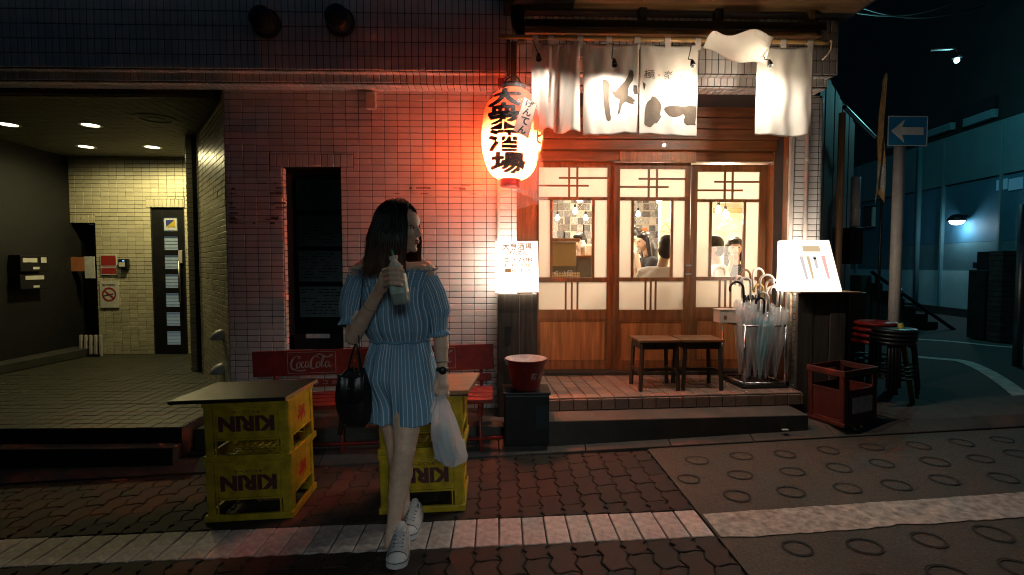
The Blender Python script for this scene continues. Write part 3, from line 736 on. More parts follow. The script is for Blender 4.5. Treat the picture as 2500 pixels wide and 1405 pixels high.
# ---------------------------------------------------------------- the room behind the doors
RX0, RX1, RY1, RZ1 = -.6, 3.85, 8.6, 2.95
M('room_plaster', (.62, .52, .40), .8); M('room_dark', (.20, .16, .13), .7); M('room_ceiling', (.42, .38, .34), .8); M('cream_wall', (.72, .58, .38), .7)
wood('room_floor_wood', (.05, .03, .02), (.12, .075, .045), 1, .5)
rm = MB().slab([(RX0, 4.74), (2.66, 4.74), (RX1, 6.6), (RX1, RY1), (RX0, RY1)], .1, PZ + .02).build('shop_floor', 'room_floor_wood'); tag(rm, kind='structure')
rc = MB().slab([(RX0, 4.72), (2.66, 4.72), (RX1, 6.6), (RX1, RY1), (RX0, RY1)], RZ1, RZ1 + .1).build('shop_ceiling', 'room_ceiling'); tag(rc, kind='structure')
for nm, x0, x1, y0, y1, mt in (('shop_back_wall', RX0, RX1, RY1, RY1 + .1, 'room_plaster'), ('shop_left_wall', RX0 - .1, RX0, 4.72, RY1, 'room_plaster')):
    tag(B(nm, mt, None, x0, x1, y0, y1, .1, RZ1 + .1), kind='structure')
tag(MB().slab([(2.66, 4.72), (RX1, 6.6), (RX1, RY1), (RX1 + .08, RY1), (RX1 + .08, 6.58), (2.74, 4.72)], .1, RZ1 + .1).build('shop_right_wall', 'cream_wall'), kind='structure')
tag(B('shop_front_wall', 'room_plaster', None, RX0, X(1262) - .05, 4.66, 4.72, .1, RZ1), kind='structure')
tag(B('shop_front_wall_right', 'room_plaster', None, X(1900), 2.66, 4.66, 4.72, .1, RZ1), kind='structure')
tag(B('shop_transom_wall', 'room_plaster', None, X(1262) - .05, X(1900), 4.725, 4.77, Z(396) + .01, RZ1), kind='structure')
# partition with the pasted pages (between the second and third door)
cwx = W(1690, 560, 7.2).x
pt = MB().slab([(W(1612, 560, 7.4).x, 7.4), (RX1, 6.3), (RX1, 6.4), (W(1612, 560, 7.4).x, 7.5)], .2, RZ1).build('cream_partition', 'cream_wall'); tag(pt, kind='structure')
rr = random.Random(11)
for k, c in enumerate(((.30, .27, .24), (.42, .38, .33), (.18, .16, .15), (.52, .47, .40), (.24, .19, .15))): M('page%d' % k, c, .8, var=.5, vs=38, col2=[q * .35 for q in c])
M('page_orange', (.7, .2, .05), .7)
pb = thing('pasted_page_wall', 'collage of pasted pages on the back wall behind the middle door', 'posters')
YB = 7.9
ci = 0
for px in range(1345, 1625, 16):
    for py in range(480, 700, 17):
        if rr.random() < .12: continue
        Y_ = RY1 - .012 - (ci % 3) * .003; ci += 1
        a, b2 = W(px + rr.uniform(-2, 2), py + 17, Y_), W(px + 15 + rr.uniform(-1, 3), py + rr.uniform(-1, 3), Y_)
        B('pasted_page', 'page%d' % rr.randrange(5), pb, a.x, b2.x, Y_ - .002, Y_, a.z, b2.z)
a, b2 = W(1566, 572, RY1 - .03), W(1580, 558, RY1 - .03); B('orange_page', 'page_orange', pb, a.x, b2.x, RY1 - .03, RY1 - .025, a.z, b2.z)
# counter with a dotted front, cloth and tray
M('dotted_panel', (.62, .47, .25), .6)
n = MT['dotted_panel'].node_tree.nodes; l = MT['dotted_panel'].node_tree.links
vo = n.new('ShaderNodeTexVoronoi'); vo.inputs['Scale'].default_value = 34; vo.inputs['Randomness'].default_value = 0
tc = n.new('ShaderNodeTexCoord'); l.new(tc.outputs['Object'], vo.inputs['Vector'])
rp = n.new('ShaderNodeValToRGB'); rp.color_ramp.elements[0].position = .30; rp.color_ramp.elements[1].position = .36
rp.color_ramp.elements[0].color = (.80, .70, .48, 1); rp.color_ramp.elements[1].color = (.45, .30, .12, 1)
l.new(vo.outputs['Distance'], rp.inputs[0]); l.new(rp.outputs[0], n['Principled BSDF'].inputs['Base Color'])
CYK = 5.9
ct = thing('shop_counter', 'dotted yellow counter with dark shelf behind the left door', 'counter')
def ibox(name, mat, parent, px0, px1, py0, py1, Y, d, bev=.004):
    a, b2 = W(px0, py1, Y), W(px1, py0, Y); return B(name, mat, parent, a.x, b2.x, Y, Y + d, a.z, b2.z, bev)
ibox('front_panel', 'dotted_panel', ct, 1330, 1407, 592, 650, CYK, .03); ibox('top_board', 'wood_panel', ct, 1330, 1416, 582, 590, CYK - .05, .5)
ibox('lower_panel', 'dotted_panel', ct, 1330, 1416, 666, 760, CYK - .02, .03); ibox('recess', 'room_dark', ct, 1330, 1407, 650, 667, CYK + .1, .03)
ibox('dark_shelf', 'room_dark', ct, 1407, 1470, 630, 760, CYK + .1, .3); ibox('shelf_edge', 'wood_panel', ct, 1407, 1470, 624, 630, CYK + .07, .35)
ibox('tea_box', 'room_plaster', ct, 1424, 1446, 600, 624, CYK + .2, .15); ibox('wooden_box', 'cream_wall', ct, 1428, 1470, 596, 624, CYK + .36, .1)
MB().lathe([(.03, 0), (.034, .10), (.03, .12), (.014, .15), (.014, .18)], 14, W(1424, 624, CYK + .15), cap=True).build('bottle', 'paper_white', ct, smooth=True)
ls = thing('entrance_lettering', 'small white lettering on the lower glass of the left door', 'lettering')
for ch, a, b2 in (('く', 1352, 1363), ('入', 1374, 1383), ('口', 1386, 1397)):
    p0, p1 = W(a, 674, DY + .045), W(b2, 661, DY + .045); text_on('letter', ch, 'paper_white', ls, (p0.x, DY + .0485, p0.z), (p1.x - p0.x, 0, 0), (0, 0, p1.z - p0.z), .01)
# shelf beam and hangers on the partition
ibox('wall_beam', 'wood_beam', None, 1745, 1830, 508, 520, 6.45, .06); tag(bpy.context.scene.objects['wall_beam'], 'wooden rail on the cream wall above the hangers', 'rail')
M('hanger_wood', (.62, .36, .14), .5)
for k, (cx0, cy0, w0, h0, rot) in enumerate(((1778, 528, 26, 36, 4), (1770, 526, 24, 22, -14), (1626, 545, 16, 22, 8))):
    Y_ = 6.42 if k < 2 else 7.0
    h = thing('clothes_hanger', ['large wooden clothes hanger on the cream wall', 'smaller tilted wooden hanger overlapping the large hanger', 'wooden clothes hanger seen at the edge of the middle pane'][k], 'hanger', W(cx0, cy0, Y_), 0, 'hangers on the cream wall')
    s = Y_ / F; h.rotation_euler = (0, R(rot), 0)
    MB().tube([(0, 0, 0), (-w0 * s, -.02, -h0 * s), (w0 * s, -.02, -h0 * s), (0, 0, 0)], .011, 8).build('frame', 'hanger_wood', h)
    MB().tube([(0, 0, 0), (.01, 0, .03), (0, 0, .06), (-.02, 0, .05)], .004, 6).build('hook', 'steel_dull', h)
glow('bulb_glow', (1, .88, .70), 40)
for k, (px, py, Y_, pw) in enumerate(((1404, 517, 7.0, 9), (1361, 533, 7.6, 5), (1430, 533, 7.6, 5), (1558, 524, 7.6, 7), (1609, 491, 6.3, 7), (1754, 513, 5.9, 9), (1771, 523, 6.2, 9), (1415, 488, 6.0, 9))):
    c = W(px, py, Y_)
    h = thing('pendant_bulb', 'bare glowing pendant bulb ' + ['in the middle of the left pane', 'at the left edge of the left pane', 'at the right side of the left pane', 'at the left of the middle pane', 'at the top of the middle pane', 'at the left of the right pane', 'above the hangers in the right pane', 'cut by the top edge of the left pane'][k], 'bulb', c, 0, 'pendant bulbs in the shop')
    MB().lathe([(.001, -.035), (.022, -.028), (.033, -.006), (.028, .018), (.013, .036), (.012, .05)], 16).build('glass', 'bulb_glow', h, smooth=True)
    MB().lathe([(.014, .05), (.016, .055), (.016, .09), (.004, .1)], 12, cap=True).build('socket', 'black_plastic', h, smooth=True)
    MB().tube([(0, 0, .1), (0, 0, RZ1 - c.z)], .003, 6).build('cord', 'black_plastic', h)
    lamp('bulb_light', (0, 0, -.06), pw * 5.4, (1, .85, .67), h, .05)

# ================================================================ TIMBER FRAME, POLE AND CURTAIN
tf = thing('timber_frame', 'dark timber frame fixed to the fascia above the curtain', 'frame')
TY = 3.70
def tb(name, mat, px0, px1, py0, py1, y0=TY, d=.07, bev=.004):
    a, b2 = W(px0, py1, TY), W(px1, py0, TY); return B(name, mat, tf, a.x, b2.x, y0, y0 + d, a.z, b2.z, bev)
tb('post', 'wood_black', 1265, 1281, -70, 100); tb('post', 'wood_beam_v', 1248, 1264, -70, 28, TY + .02)
tb('post', 'wood_beam_v', 1248, 1262, 92, 215, TY + .06, .05)
tb('crossbeam', 'wood_black', 1281, 2015, 58, 69, TY - .02, .1); tb('crossbeam', 'wood_beam', 1281, 2005, 70, 82, TY - .01, .06)
tb('crossbeam', 'wood_black', 1230, 2110, -60, 12, TY - .3, .5); tb('eaves_board', 'wood_beam', 1400, 2100, 12, 16, TY - .25, .3)
tb('post', 'wood_black', 1562, 1580, 12, 58); tb('post', 'wood_black', 1748, 1768, 12, 58); tb('post', 'wood_beam_v', 1976, 1992, 16, 58)
br = MB().prism([(W(1247, 32, TY).x, W(1247, 32, TY).z), (W(1266, 26, TY).x, W(1266, 26, TY).z), (W(1266, 90, TY).x, W(1266, 90, TY).z), (W(1250, 60, TY).x, W(1250, 60, TY).z)], TY + .005, TY + .06).build('bracket', 'wood_black', tf)
lamp_y = 3.45
NY = 3.60
po_ = thing('bamboo_pole', 'bamboo pole carrying the white shop curtain', 'pole')
pa, pb_ = W(1217, 90, NY), W(2022, 104, NY); n_ = 36; pts = [pa.lerp(pb_, k / n_) for k in range(n_ + 1)]
MB().tube(pts, [.0155 + (.0022 if k % 5 == 0 else 0) for k in range(n_ + 1)], 14).build('cane', 'bamboo', po_, smooth=True)
cz = W(2020, 100, NY); M('cord_white', (.6, .5, .36), .7)
MB().tube([cz, cz + Vector((.02, -.02, -.01)), cz + Vector((.015, -.02, -.07)), cz + Vector((-.01, -.02, -.11)), cz + Vector((-.045, -.02, -.14))], .006, 8).build('cord', 'cord_white', po_, smooth=True)
cloth_translucent('noren_cloth', (.78, .74, .68), (.85, .79, .70), .42, bump=.35, var=.05, vs=14)
M('noren_ink', (.085, .06, .04), .9, var=.2, vs=30); M('noren_red', (.45, .12, .06), .9)
no = thing('noren_curtain', 'white shop curtain in strips with brush lettering, one strip blown up', 'curtain')
def pole_z(px): return W(px, 90 + (px - 1217) * 14 / 805, NY).z
def strip(px0, px1, yt, yb, folds, ph, gather=0, sway=0):
    a, b2 = W(px0, yt, NY), W(px1, yt, NY); zb = W((px0 + px1) / 2, yb, NY).z; wd = b2.x - a.x
    def fn(u, v):
        x = a.x + wd * (u + gather * math.sin(u * math.pi * 2 + ph) * (.3 + .7 * v) * .05)
        sag = .020 * (1 - v) * (1 - (2 * u - 1) ** 2) * (1 + .3 * math.sin(ph * 3))
        z = a.z + (zb - a.z) * v - sag + .008 * v * math.sin(u * 5 + ph * 2)
        y = NY - .012 - sway * v + folds * (math.sin(u * 2 * math.pi * 1.6 + ph + v * .8) * .6 + math.sin(u * 2 * math.pi * 3.1 + ph * 2 - v) * .4) * (.25 + .75 * v)
        y += .0022 * math.sin(u * 17 + v * 5 + ph) * math.sin(v * 7 + u * 4) + .0008 * math.sin(u * 31 - v * 13)
        if gather: y += .05 * math.sin(u * math.pi * 4 + ph) * v ** .6 + .012 * math.sin(u * 31 + v * 4)
        return Vector((x, y, z))
    o = MB().grid(40, 44, fn).build('strip', 'noren_cloth', no, smooth=True)
    md = o.modifiers.new('thick', 'SOLIDIFY'); md.thickness = .0015
    return fn, (px0, px1, yt, yb)
s1 = strip(1297, 1415, 103, 322, .028, .4, gather=1)
s2 = strip(1424, 1558, 107, 330, .020, 1.9)
s3 = strip(1561, 1704, 108, 333, .015, 3.4)
s5 = strip(1848, 1983, 112, 333, .020, .9)
# the strip blown up over the pole
q00, q10, q01, q11 = W(1716, 118, NY), W(1868, 158, NY - .05), W(1762, 78, 3.22), W(1894, 84, 3.28)
def blown(u, v):
    p = q00.lerp(q10, u).lerp(q01.lerp(q11, u), v)
    p.z += .045 * math.sin(v * math.pi) * (1 - .4 * u) - .025 * math.sin(u * math.pi) * (1 - v) + .012 * math.sin(u * 9 + v * 3)
    p.y += .03 * math.sin(u * 6 + 1) * v; return p
o = MB().grid(30, 26, blown).build('blown_strip', 'noren_cloth', no, smooth=True); o.modifiers.new('thick', 'SOLIDIFY').thickness = .0015
for px in (1307, 1345, 1416, 1486, 1555, 1629, 1703, 1910, 1976):
    c = W(px, 100, NY); pz = pole_z(px); wd = .020
    lp = MB()
    for k in range(13):
        a = R(-90 + 360 * k / 12); lp.v += [(c.x - wd, NY - .018 * math.cos(a), pz + .019 * math.sin(a)), (c.x + wd, NY - .018 * math.cos(a), pz + .019 * math.sin(a))]
    for k in range(12): lp.f.append((2 * k, 2 * k + 1, 2 * k + 3, 2 * k + 2))
    kk = len(lp.v); lp.v += [(c.x - wd, NY - .017, pz), (c.x + wd, NY - .017, pz), (c.x + wd, NY - .014, pz - .075), (c.x - wd, NY - .014, pz - .075)]; lp.f.append((kk, kk + 1, kk + 2, kk + 3))
    lp.build('loop', 'noren_cloth', no, smooth=True)
def print_on(name, s, poly, mat, scale=7.396, ox=1440, oy=150, lift=.003):
    fn, (px0, px1, yt, yb) = s
    uv = [(((p[0] / scale + ox) - px0) / (px1 - px0), ((p[1] / scale + oy) - yt) / (yb - yt)) for p in poly]
    vs, fs = subdiv2d(uv, [tuple(range(len(uv)))], 2)
    return MB().add([fn(min(max(a, 0), 1), min(b2, 1)) + Vector((0, -lift, 0)) for a, b2 in vs], fs).build(name, mat, no)
print_on('brush_stroke', s2, [(235,315),(285,318),(335,345),(352,380),(350,560),(348,700),(365,800),(375,900),(392,1000),(390,1045),(365,1075),(335,1078),(305,1050),(285,980),(260,850),(240,650),(230,480),(222,400)], 'noren_ink')
print_on('brush_stroke', s2, [(720,150),(775,175),(785,250),(770,350),(715,430),(690,500),(668,482),(640,520),(620,590),(680,630),(750,655),(825,730),(785,745),(800,785),(720,775),(640,745),(580,790),(560,860),(540,950),(500,975),(515,900),(525,800),(535,690),(470,640),(420,570),(395,505),(460,525),(580,570),(600,510),(640,440),(635,350),(680,270)], 'noren_ink')
print_on('brush_stroke', s2, [(785,435),(850,450),(860,610),(800,600),(780,540)], 'noren_ink')
print_on('brush_stroke', s3, [(950,380),(1005,425),(995,490),(975,550),(960,470)], 'noren_ink')
print_on('brush_stroke', s3, [(1120,645),(1180,645),(1240,690),(1290,760),(1305,830),(1260,830),(1200,850),(1120,910),(1075,965),(1090,1010),(1095,1080),(1110,1125),(1170,1075),(1205,1020),(1225,960),(1280,960),(1305,1000),(1270,1070),(1220,1140),(1180,1140),(1100,1225),(1065,1215),(1050,1130),(1040,1080),(1010,1100),(1000,1180),(988,1150),(990,950),(1010,820),(1040,750),(1100,700)], 'noren_ink')
print_on('brush_stroke', s3, [(1350,860),(1365,825),(1420,805),(1600,795),(1700,800),(1810,790),(1935,800),(1935,940),(1850,965),(1780,1000),(1745,1070),(1760,1090),(1850,1100),(1920,1085),(1925,1140),(1830,1130),(1760,1140),(1710,1095),(1700,1040),(1730,985),(1790,920),(1700,935),(1600,990),(1510,1010),(1440,985),(1390,930)], 'noren_ink')
def glyph_on(name, s, ch, px0, py0, px1, py1, mat, bold=0):
    vs, fs = text_mesh(ch, bold); fn, (a, b2, yt, yb) = s
    MB().add([fn(((px0 + x * (px1 - px0)) - a) / (b2 - a), ((py1 - y * (py1 - py0)) - yt) / (yb - yt)) + Vector((0, -.003, 0)) for x, y in vs], fs).build(name, mat, no)
glyph_on('small_letter', s3, '極', 1572, 171, 1598, 193, 'noren_ink'); glyph_on('small_letter', s3, '楽', 1621, 171, 1642, 192, 'noren_ink')
glyph_on('star', s3, '★', 1605, 177, 1613, 186, 'noren_red'); glyph_on('star', s3, '★', 1658, 177, 1665, 185, 'noren_red')
glyph_on('small_letter', s3, 'の', 1681, 200, 1691, 215, 'noren_red')
# clip-on lamps hanging in front of the curtain
for k, (px, py, top) in enumerate(((1315, 140, 100), (1500, 154, 106), (1691, 156, 112), (1880, 156, 112))):
    c = W(px, py, NY - .19); t = W(px - (14 if k == 0 else 3), top, NY - .01)
    h = thing('clip_lamp', 'small black clip lamp hanging ' + ['at the left end of the curtain', 'over the second curtain strip', 'over the third curtain strip', 'beside the blown up strip'][k], 'lamp', c, 0, 'clip lamps on the curtain pole')
    MB().lathe([(.009, .03), (.012, .02), (.018, -.01), (.020, -.022), (.016, -.022), (.010, .0)], 16, (0, 0, 0), Matrix.Rotation(R(-25), 3, 'X')).build('head', 'black_plastic', h, smooth=True)
    MB().tube([(0, .012, .03), (0, .08, .06), t - c], .0035, 8).build('arm', 'black_plastic', h, smooth=True)
    if True:
        l = lamp('bulb_light', (0, .012, -.035), 24 if k else 10, (1, .90, .77), h, .015, 'SPOT', ((158, 158, 168, 178)[k], 1.0)); l.rotation_euler = (R(26), 0, 0)
        if k > 1: lamp('bulb_spill', (0, .012, -.035), 4, (1, .82, .6), h, .015)

# ================================================================ PAPER LANTERN
LY = 3.77
lc = W(1250, 335, LY); ls_ = LY / F
lt = thing('paper_lantern', 'large glowing paper lantern with black brush lettering in a plastic cover', 'lantern', (lc.x, LY, lc.z))
lt.rotation_euler = (0, R(2.2), 0)
prof_px = [(437, 28), (432, 38), (425, 47), (412, 56), (395, 63), (375, 68.5), (350, 72), (325, 73), (300, 72), (280, 69), (262, 63), (248, 55), (236, 45), (228, 34), (224, 28)]
fine = smooth_line([(r * ls_, (335 - y) * ls_) for y, r in prof_px], 5)
ribs = [(r * (1 + .006 * math.cos(z / .0105 * 2 * math.pi / 1.6)), z) for r, z in fine]
cloth_translucent('lantern_paper', (.8, .3, .18), (1, .40, .20), .85, bump=.1, var=.04)
MB().lathe(ribs, 64).build('paper_shell', 'lantern_paper', lt, smooth=True)
M('lantern_ring', (.25, .02, .012), .4)
MB().lathe([(24 * ls_, -102 * ls_), (24 * ls_, -119 * ls_), (21 * ls_, -121 * ls_), (18 * ls_, -119 * ls_), (18 * ls_, -102 * ls_)], 40).build('bottom_ring', 'lantern_ring', lt, smooth=True, angle=40)
MB().lathe([(27 * ls_, 110 * ls_), (28 * ls_, 112 * ls_), (28 * ls_, 123 * ls_), (25 * ls_, 125 * ls_), (20 * ls_, 125 * ls_), (20 * ls_, 110 * ls_)], 40).build('top_ring', 'black_plastic', lt, smooth=True, angle=40)
MB().tube(smooth_line([(-.075, 0, .335), (-.07, 0, .39), (0, 0, .44), (.05, 0, .39), (.055, 0, .34)], 6), .004, 8).build('hanger', 'metal_dark', lt, smooth=True)
def lan_r(z):
    for (r0, z0), (r1, z1) in zip(fine[:-1], fine[1:]):
        if z0 <= z <= z1: return r0 + (r1 - r0) * (z - z0) / max(1e-6, z1 - z0)
    return fine[0][0]
def on_lantern(px, py, lift=.003):
    z = (335 - py) * ls_; r = lan_r(z); s = max(-.98, min(.98, (px - 1250) * ls_ / r)); r += lift
    return Vector((s * r, -math.sqrt(1 - s * s) * r, z))
M('lantern_ink', (.012, .008, .008), .7)
def lant_glyph(ch, px0, py0, px1, py1, bold, mat='lantern_ink', lift=.0035, rot=0, name='brush_letter'):
    vs, fs = text_mesh(ch, bold); vs, fs = subdiv2d(vs, fs, 1); cxp, cyp = (px0 + px1) / 2, (py0 + py1) / 2; out = []
    w_ = 0 if rot else (1.9 if px1 - px0 > 40 else .6); b = MB()
    for q, (ox_, oy_) in enumerate(((0, 0), (w_, 0), (-w_, 0), (0, w_), (0, -w_), (w_ * .7, w_ * .7), (-w_ * .7, w_ * .7), (w_ * .7, -w_ * .7), (-w_ * .7, -w_ * .7))):
        out = []
        for x, y in vs:
            a, b2 = (x - .5) * (px1 - px0 - 2 * w_) + ox_, (.5 - y) * (py1 - py0 - 2 * w_) + oy_; c, s = math.cos(R(rot)), math.sin(R(rot))
            out.append(on_lantern(cxp + a * c - b2 * s, cyp + a * s + b2 * c, lift + q * .00015))
        b.add(out, fs)
        if rot: break
    return b.build(name, mat, lt)
lant_glyph('大', 1190, 231, 1268, 282, .02); lant_glyph('衆', 1191, 273, 1264, 336, .012)
lant_glyph('酒', 1195, 334, 1272, 384, .015); lant_glyph('場', 1202, 384, 1282, 430, .012)
lant_glyph('ビ', 1306, 325, 1321, 356, .02, 'lantern_ring'); lant_glyph('ル', 1308, 372, 1321, 402, .02, 'lantern_ring')
M('sticker_paper', (.75, .45, .38), .7, emit=(1, .42, .28), es=.25)
sq = [(1273, 257), (1302, 269), (1285, 352), (1251, 339)]
vs, fs = subdiv2d(sq, [(0, 1, 2, 3)], 3); MB().add([on_lantern(a, b2, .006) for a, b2 in vs], fs).build('sticker', 'sticker_paper', lt)
edge = MB()
for (a, b2) in zip(sq, sq[1:] + sq[:1]): edge.tube([on_lantern(a[0] + (b2[0] - a[0]) * t / 5, a[1] + (b2[1] - a[1]) * t / 5, .007) for t in range(6)], .0017, 5)
edge.build('sticker_border', 'lantern_ink', lt)
for k, ch in enumerate('げんてん'):
    t = (k + .5) / 4; cxp = 1287.5 + (1268 - 1287.5) * t; cyp = 263 + (345.5 - 263) * t
    lant_glyph(ch, cxp - 9, cyp - 9, cxp + 9, cyp + 9, .03, lift=.0085, rot=14, name='sticker_letter')
lamp('bulb_light', (-.07, .0, -.10), 150, (1, .30, .15), lt, .04)
MB().lathe([(.012, .02), (.075, -.02), (.078, -.024), (.074, -.022), (.010, .014)], 24, (-.05, .0, -.03)).build('glow_blocker', 'black_plastic', lt, smooth=True)  # unseen cup added above the bulb to keep the lantern top dim
film('lantern_film', (1, .96, .94), .12, .12, .3)
def bag(u, v):
    a = u * 2 * math.pi; z = .335 - v * .80
    r = max(lan_r(max(min(z, .29), -.27)) + .012, .06) if z > -.12 else lan_r(-.12) + .012 - (z + .12) * -.05
    if z < -.12: r = lan_r(-.12) + .012 + (-.12 - z) * .06
    r *= 1 + .02 * math.sin(a * 7 + z * 12) + .012 * math.sin(a * 13 - z * 20)
    return Vector((r * math.cos(a) + max(0, -.12 - z) * .12, r * math.sin(a), z + (.03 * math.sin(a * 3) if v > .97 else 0)))
MB().grid(72, 40, bag, True).build('plastic_cover', 'lantern_film', lt, smooth=True)
hk = thing('lantern_hook', 'black iron hook carrying the paper lantern', 'hook')
tp = W(1241, 118, LY); MB().tube([(tp.x, TY + .02, tp.z + .03), (tp.x, LY, tp.z + .03), (tp.x, LY, tp.z - .20)], .011, 10).build('arm', 'metal_dark', hk, smooth=True)
b3 = W(1222, 198, LY); B('switch_box', 'lantern_ring', hk, b3.x - .02, b3.x + .025, LY + .02, LY + .06, b3.z - .03, b3.z + .03, .004)

# ================================================================ LIT SIGNS ON WOODEN STANDS
def frustum(front, Y0, depth, taper=0):
    a = [W(px, py, Y0) for px, py in front]; b2 = [p + Vector((0, depth, 0)) for p in a]
    return MB().add(a, [(0, 1, 2, 3)]), MB().add(a + b2, [(7, 6, 5, 4), (0, 4, 5, 1), (1, 5, 6, 2), (2, 6, 7, 3), (3, 7, 4, 0)])
glow('sign_glow', (1, .86, .70), 2.0); glow('sign_side', (1, .84, .66), 9); glow('sign_print', (.8, .2, .04), .35); glow('sign_print_faint', (1, .45, .15), .5); glow('sign_print_grey', (.75, .68, .66), 1.0); glow('sign_print_tan', (.85, .62, .38), .9); glow('sign_print_red', (1, .55, .5), 1.0)
SY1 = 3.80
s1_ = thing('lit_sign', 'glowing white box sign with brown handwriting on the left wooden stand', 'sign')
fr_, bx_ = frustum([(1209, 715), (1316, 714), (1313, 589), (1209, 590)], SY1, .26); fr_.build('front_panel', 'sign_glow', s1_); bx_.build('light_box', 'sign_side', s1_)
def sign_text(root, Y_, ch, px0, py0, px1, py1, mat, bold=.01, name='letter'):
    ch = ch.replace(' ', ''); w_ = (px1 - px0) / len(ch)
    if len(ch) > 1:
        for k, c in enumerate(ch):
            if c == '・': sign_text(root, Y_, c, px0 + w_ * (k + .4), (py0 + py1) / 2 - 1.5, px0 + w_ * (k + .6), (py0 + py1) / 2 + 1.5, mat, bold, name)
            else: sign_text(root, Y_, c, px0 + w_ * (k + .06), py0, px0 + w_ * (k + .94), py1, mat, bold, name)
        return
    a, b2 = W(px0, py1, Y_), W(px1, py0, Y_); return text_on(name, ch, mat, root, (a.x, Y_, a.z), (b2.x - a.x, 0, 0), (0, 0, b2.z - a.z), bold)
sign_text(s1_, SY1 - .004, '大衆酒場', 1226, 594, 1299, 611, 'sign_print', .012)
sign_text(s1_, SY1 - .004, '・げんてん・', 1226, 613, 1300, 624, 'sign_print', .012)
sign_text(s1_, SY1 - .004, '生 ・ ハ 串', 1229, 629, 1300, 640, 'sign_print', .01)
sign_text(s1_, SY1 - .004, 'ビ ら イ 焼', 1232, 643, 1298, 653, 'sign_print_faint', .0); sign_text(s1_, SY1 - .004, 'ー く ボ き', 1232, 656, 1298, 666, 'sign_print_faint', .0)
st1 = thing('sign_stand', 'weathered dark plank stand under the left glowing sign', 'stand')
a, b2 = W(1216, 1000, SY1 + .04), W(1312, 717, SY1 + .04)
for k in range(2):
    xa = a.x + (b2.x - a.x) * (k * .55) + .003 * k; xb = a.x + (b2.x - a.x) * (.545 if k == 0 else 1)
    B('plank', 'wood_old', st1, xa, xb, SY1 + .04, SY1 + .075, .15, b2.z - .004, .004)
B('side_plank', 'wood_old', st1, b2.x - .03, b2.x + .0, SY1 + .077, SY1 + .24, .15, b2.z - .004, .004)
B('side_plank', 'wood_old', st1, a.x, a.x + .03, SY1 + .077, SY1 + .24, .15, b2.z - .004, .004)
c, d = W(1234, 840, SY1 + .04), W(1247, 797, SY1 + .04); B('slot', 'black_plastic', st1, c.x, d.x, SY1 + .036, SY1 + .0395, c.z, d.z)
SY2 = 3.92
s2_ = thing('lit_sign', 'glowing white slanted box sign with coloured strips on the right stand', 'sign')
fr_, bx_ = frustum([(1923, 712), (2056, 712), (2024, 587), (1927, 587)], SY2, .16); fr_.build('front_panel', 'sign_glow', s2_); bx_.build('light_box', 'sign_side', s2_)
def quad_on(root, pts, Y_, mat, name):
    p = [W(x, y, Y_) for x, y in pts]; return MB().add(p, [tuple(range(len(p)))]).build(name, mat, root)
quad_on(s2_, [(1958, 601), (2000, 601), (2004, 615), (1961, 615)], SY2 - .004, 'sign_print_tan', 'name_print')
for pts, mt in (([(1951, 626), (1960, 626), (1974, 683), (1968, 683)], 'sign_print_grey'), ([(1968, 626), (1976, 626), (1988, 681), (1983, 681)], 'sign_print_tan'), ([(1984, 626), (1992, 626), (1999, 656), (1992, 656)], 'sign_print_grey'), ([(2004, 625), (2014, 625), (2027, 681), (2021, 681)], 'sign_print_red')):
    quad_on(s2_, pts, SY2 - .004, mt, 'strip_print')
quad_on(s2_, [(1985, 629), (1992, 629), (1993, 634), (1986, 634)], SY2 - .005, 'ink_dark', 'mark')
st2 = thing('sign_stand', 'dark weathered timber stump under the right slanted glowing sign', 'stand')
a, b2 = W(1942, 960, SY2 + .02), W(2068, 716, SY2 + .02)
for k in range(3): B('plank', 'wood_old', st2, a.x + (b2.x - a.x) * k / 3 + .002, a.x + (b2.x - a.x) * (k + 1) / 3 - .002, SY2 + .02 + .006 * (k % 2), SY2 + .05, .1, b2.z, .005)
B('side_plank', 'wood_old', st2, b2.x - .035, b2.x, SY2 + .052, SY2 + .3, .1, b2.z, .005)
sh = W(2098, 712, SY2); B('shelf_board', 'wood_beam', st2, a.x - .01, sh.x, SY2 - .03, SY2 + .24, b2.z + .0005, b2.z + .012, .003)

# ================================================================ AROUND THE CORNER, RIGHT
sd = thing('timber_side_wall', 'dark timber side wall beyond the tiled pier', 'wall')
sa, sb_ = Vector((2.74, 4.36, 0)), Vector((4.30, 6.15, 0)); su = (sb_ - sa) / 9; sn = Vector((su.y, -su.x, 0)).normalized()
for k in range(9):
    p, q = sa + su * k + su * .02, sa + su * (k + .97); o_ = sn * (.006 * (k % 2))
    MB().slab([(p.x + o_.x, p.y + o_.y), (q.x + o_.x, q.y + o_.y), (q.x - sn.x * .04, q.y - sn.y * .04), (p.x - sn.x * .04, p.y - sn.y * .04)], .05, 3.0).build('plank', 'wood_dark', sd)
p = W(2088, 500, 5.3); MB().tube([(p.x, 5.3, W(2088, 433, 5.3).z), (p.x, 5.3, W(2088, 562, 5.3).z)], .045, 12).build('duct', 'pipe_white', sd, smooth=True)
p = W(2050, 500, 4.7); MB().tube([(p.x, 4.7, .2), (p.x, 4.7, 2.7)], .03, 10).build('post', 'wood_beam_v', sd)
B('meter_box', 'black_plastic', sd, W(2078, 600, 5.2).x, W(2108, 600, 5.2).x, 5.2, 5.4, W(2090, 645, 5.2).z, W(2090, 555, 5.2).z, .01)
MB().tube([W(2062, 262, 4.5), W(2135, 335, 5.6)], .02, 8).build('strut', 'metal_dark', sd)
B('storage_box', 'metal_dark', sd, W(2075, 700, 4.9).x, W(2118, 700, 4.9).x, 4.9, 5.2, .1, W(2090, 715, 4.9).z, .01)

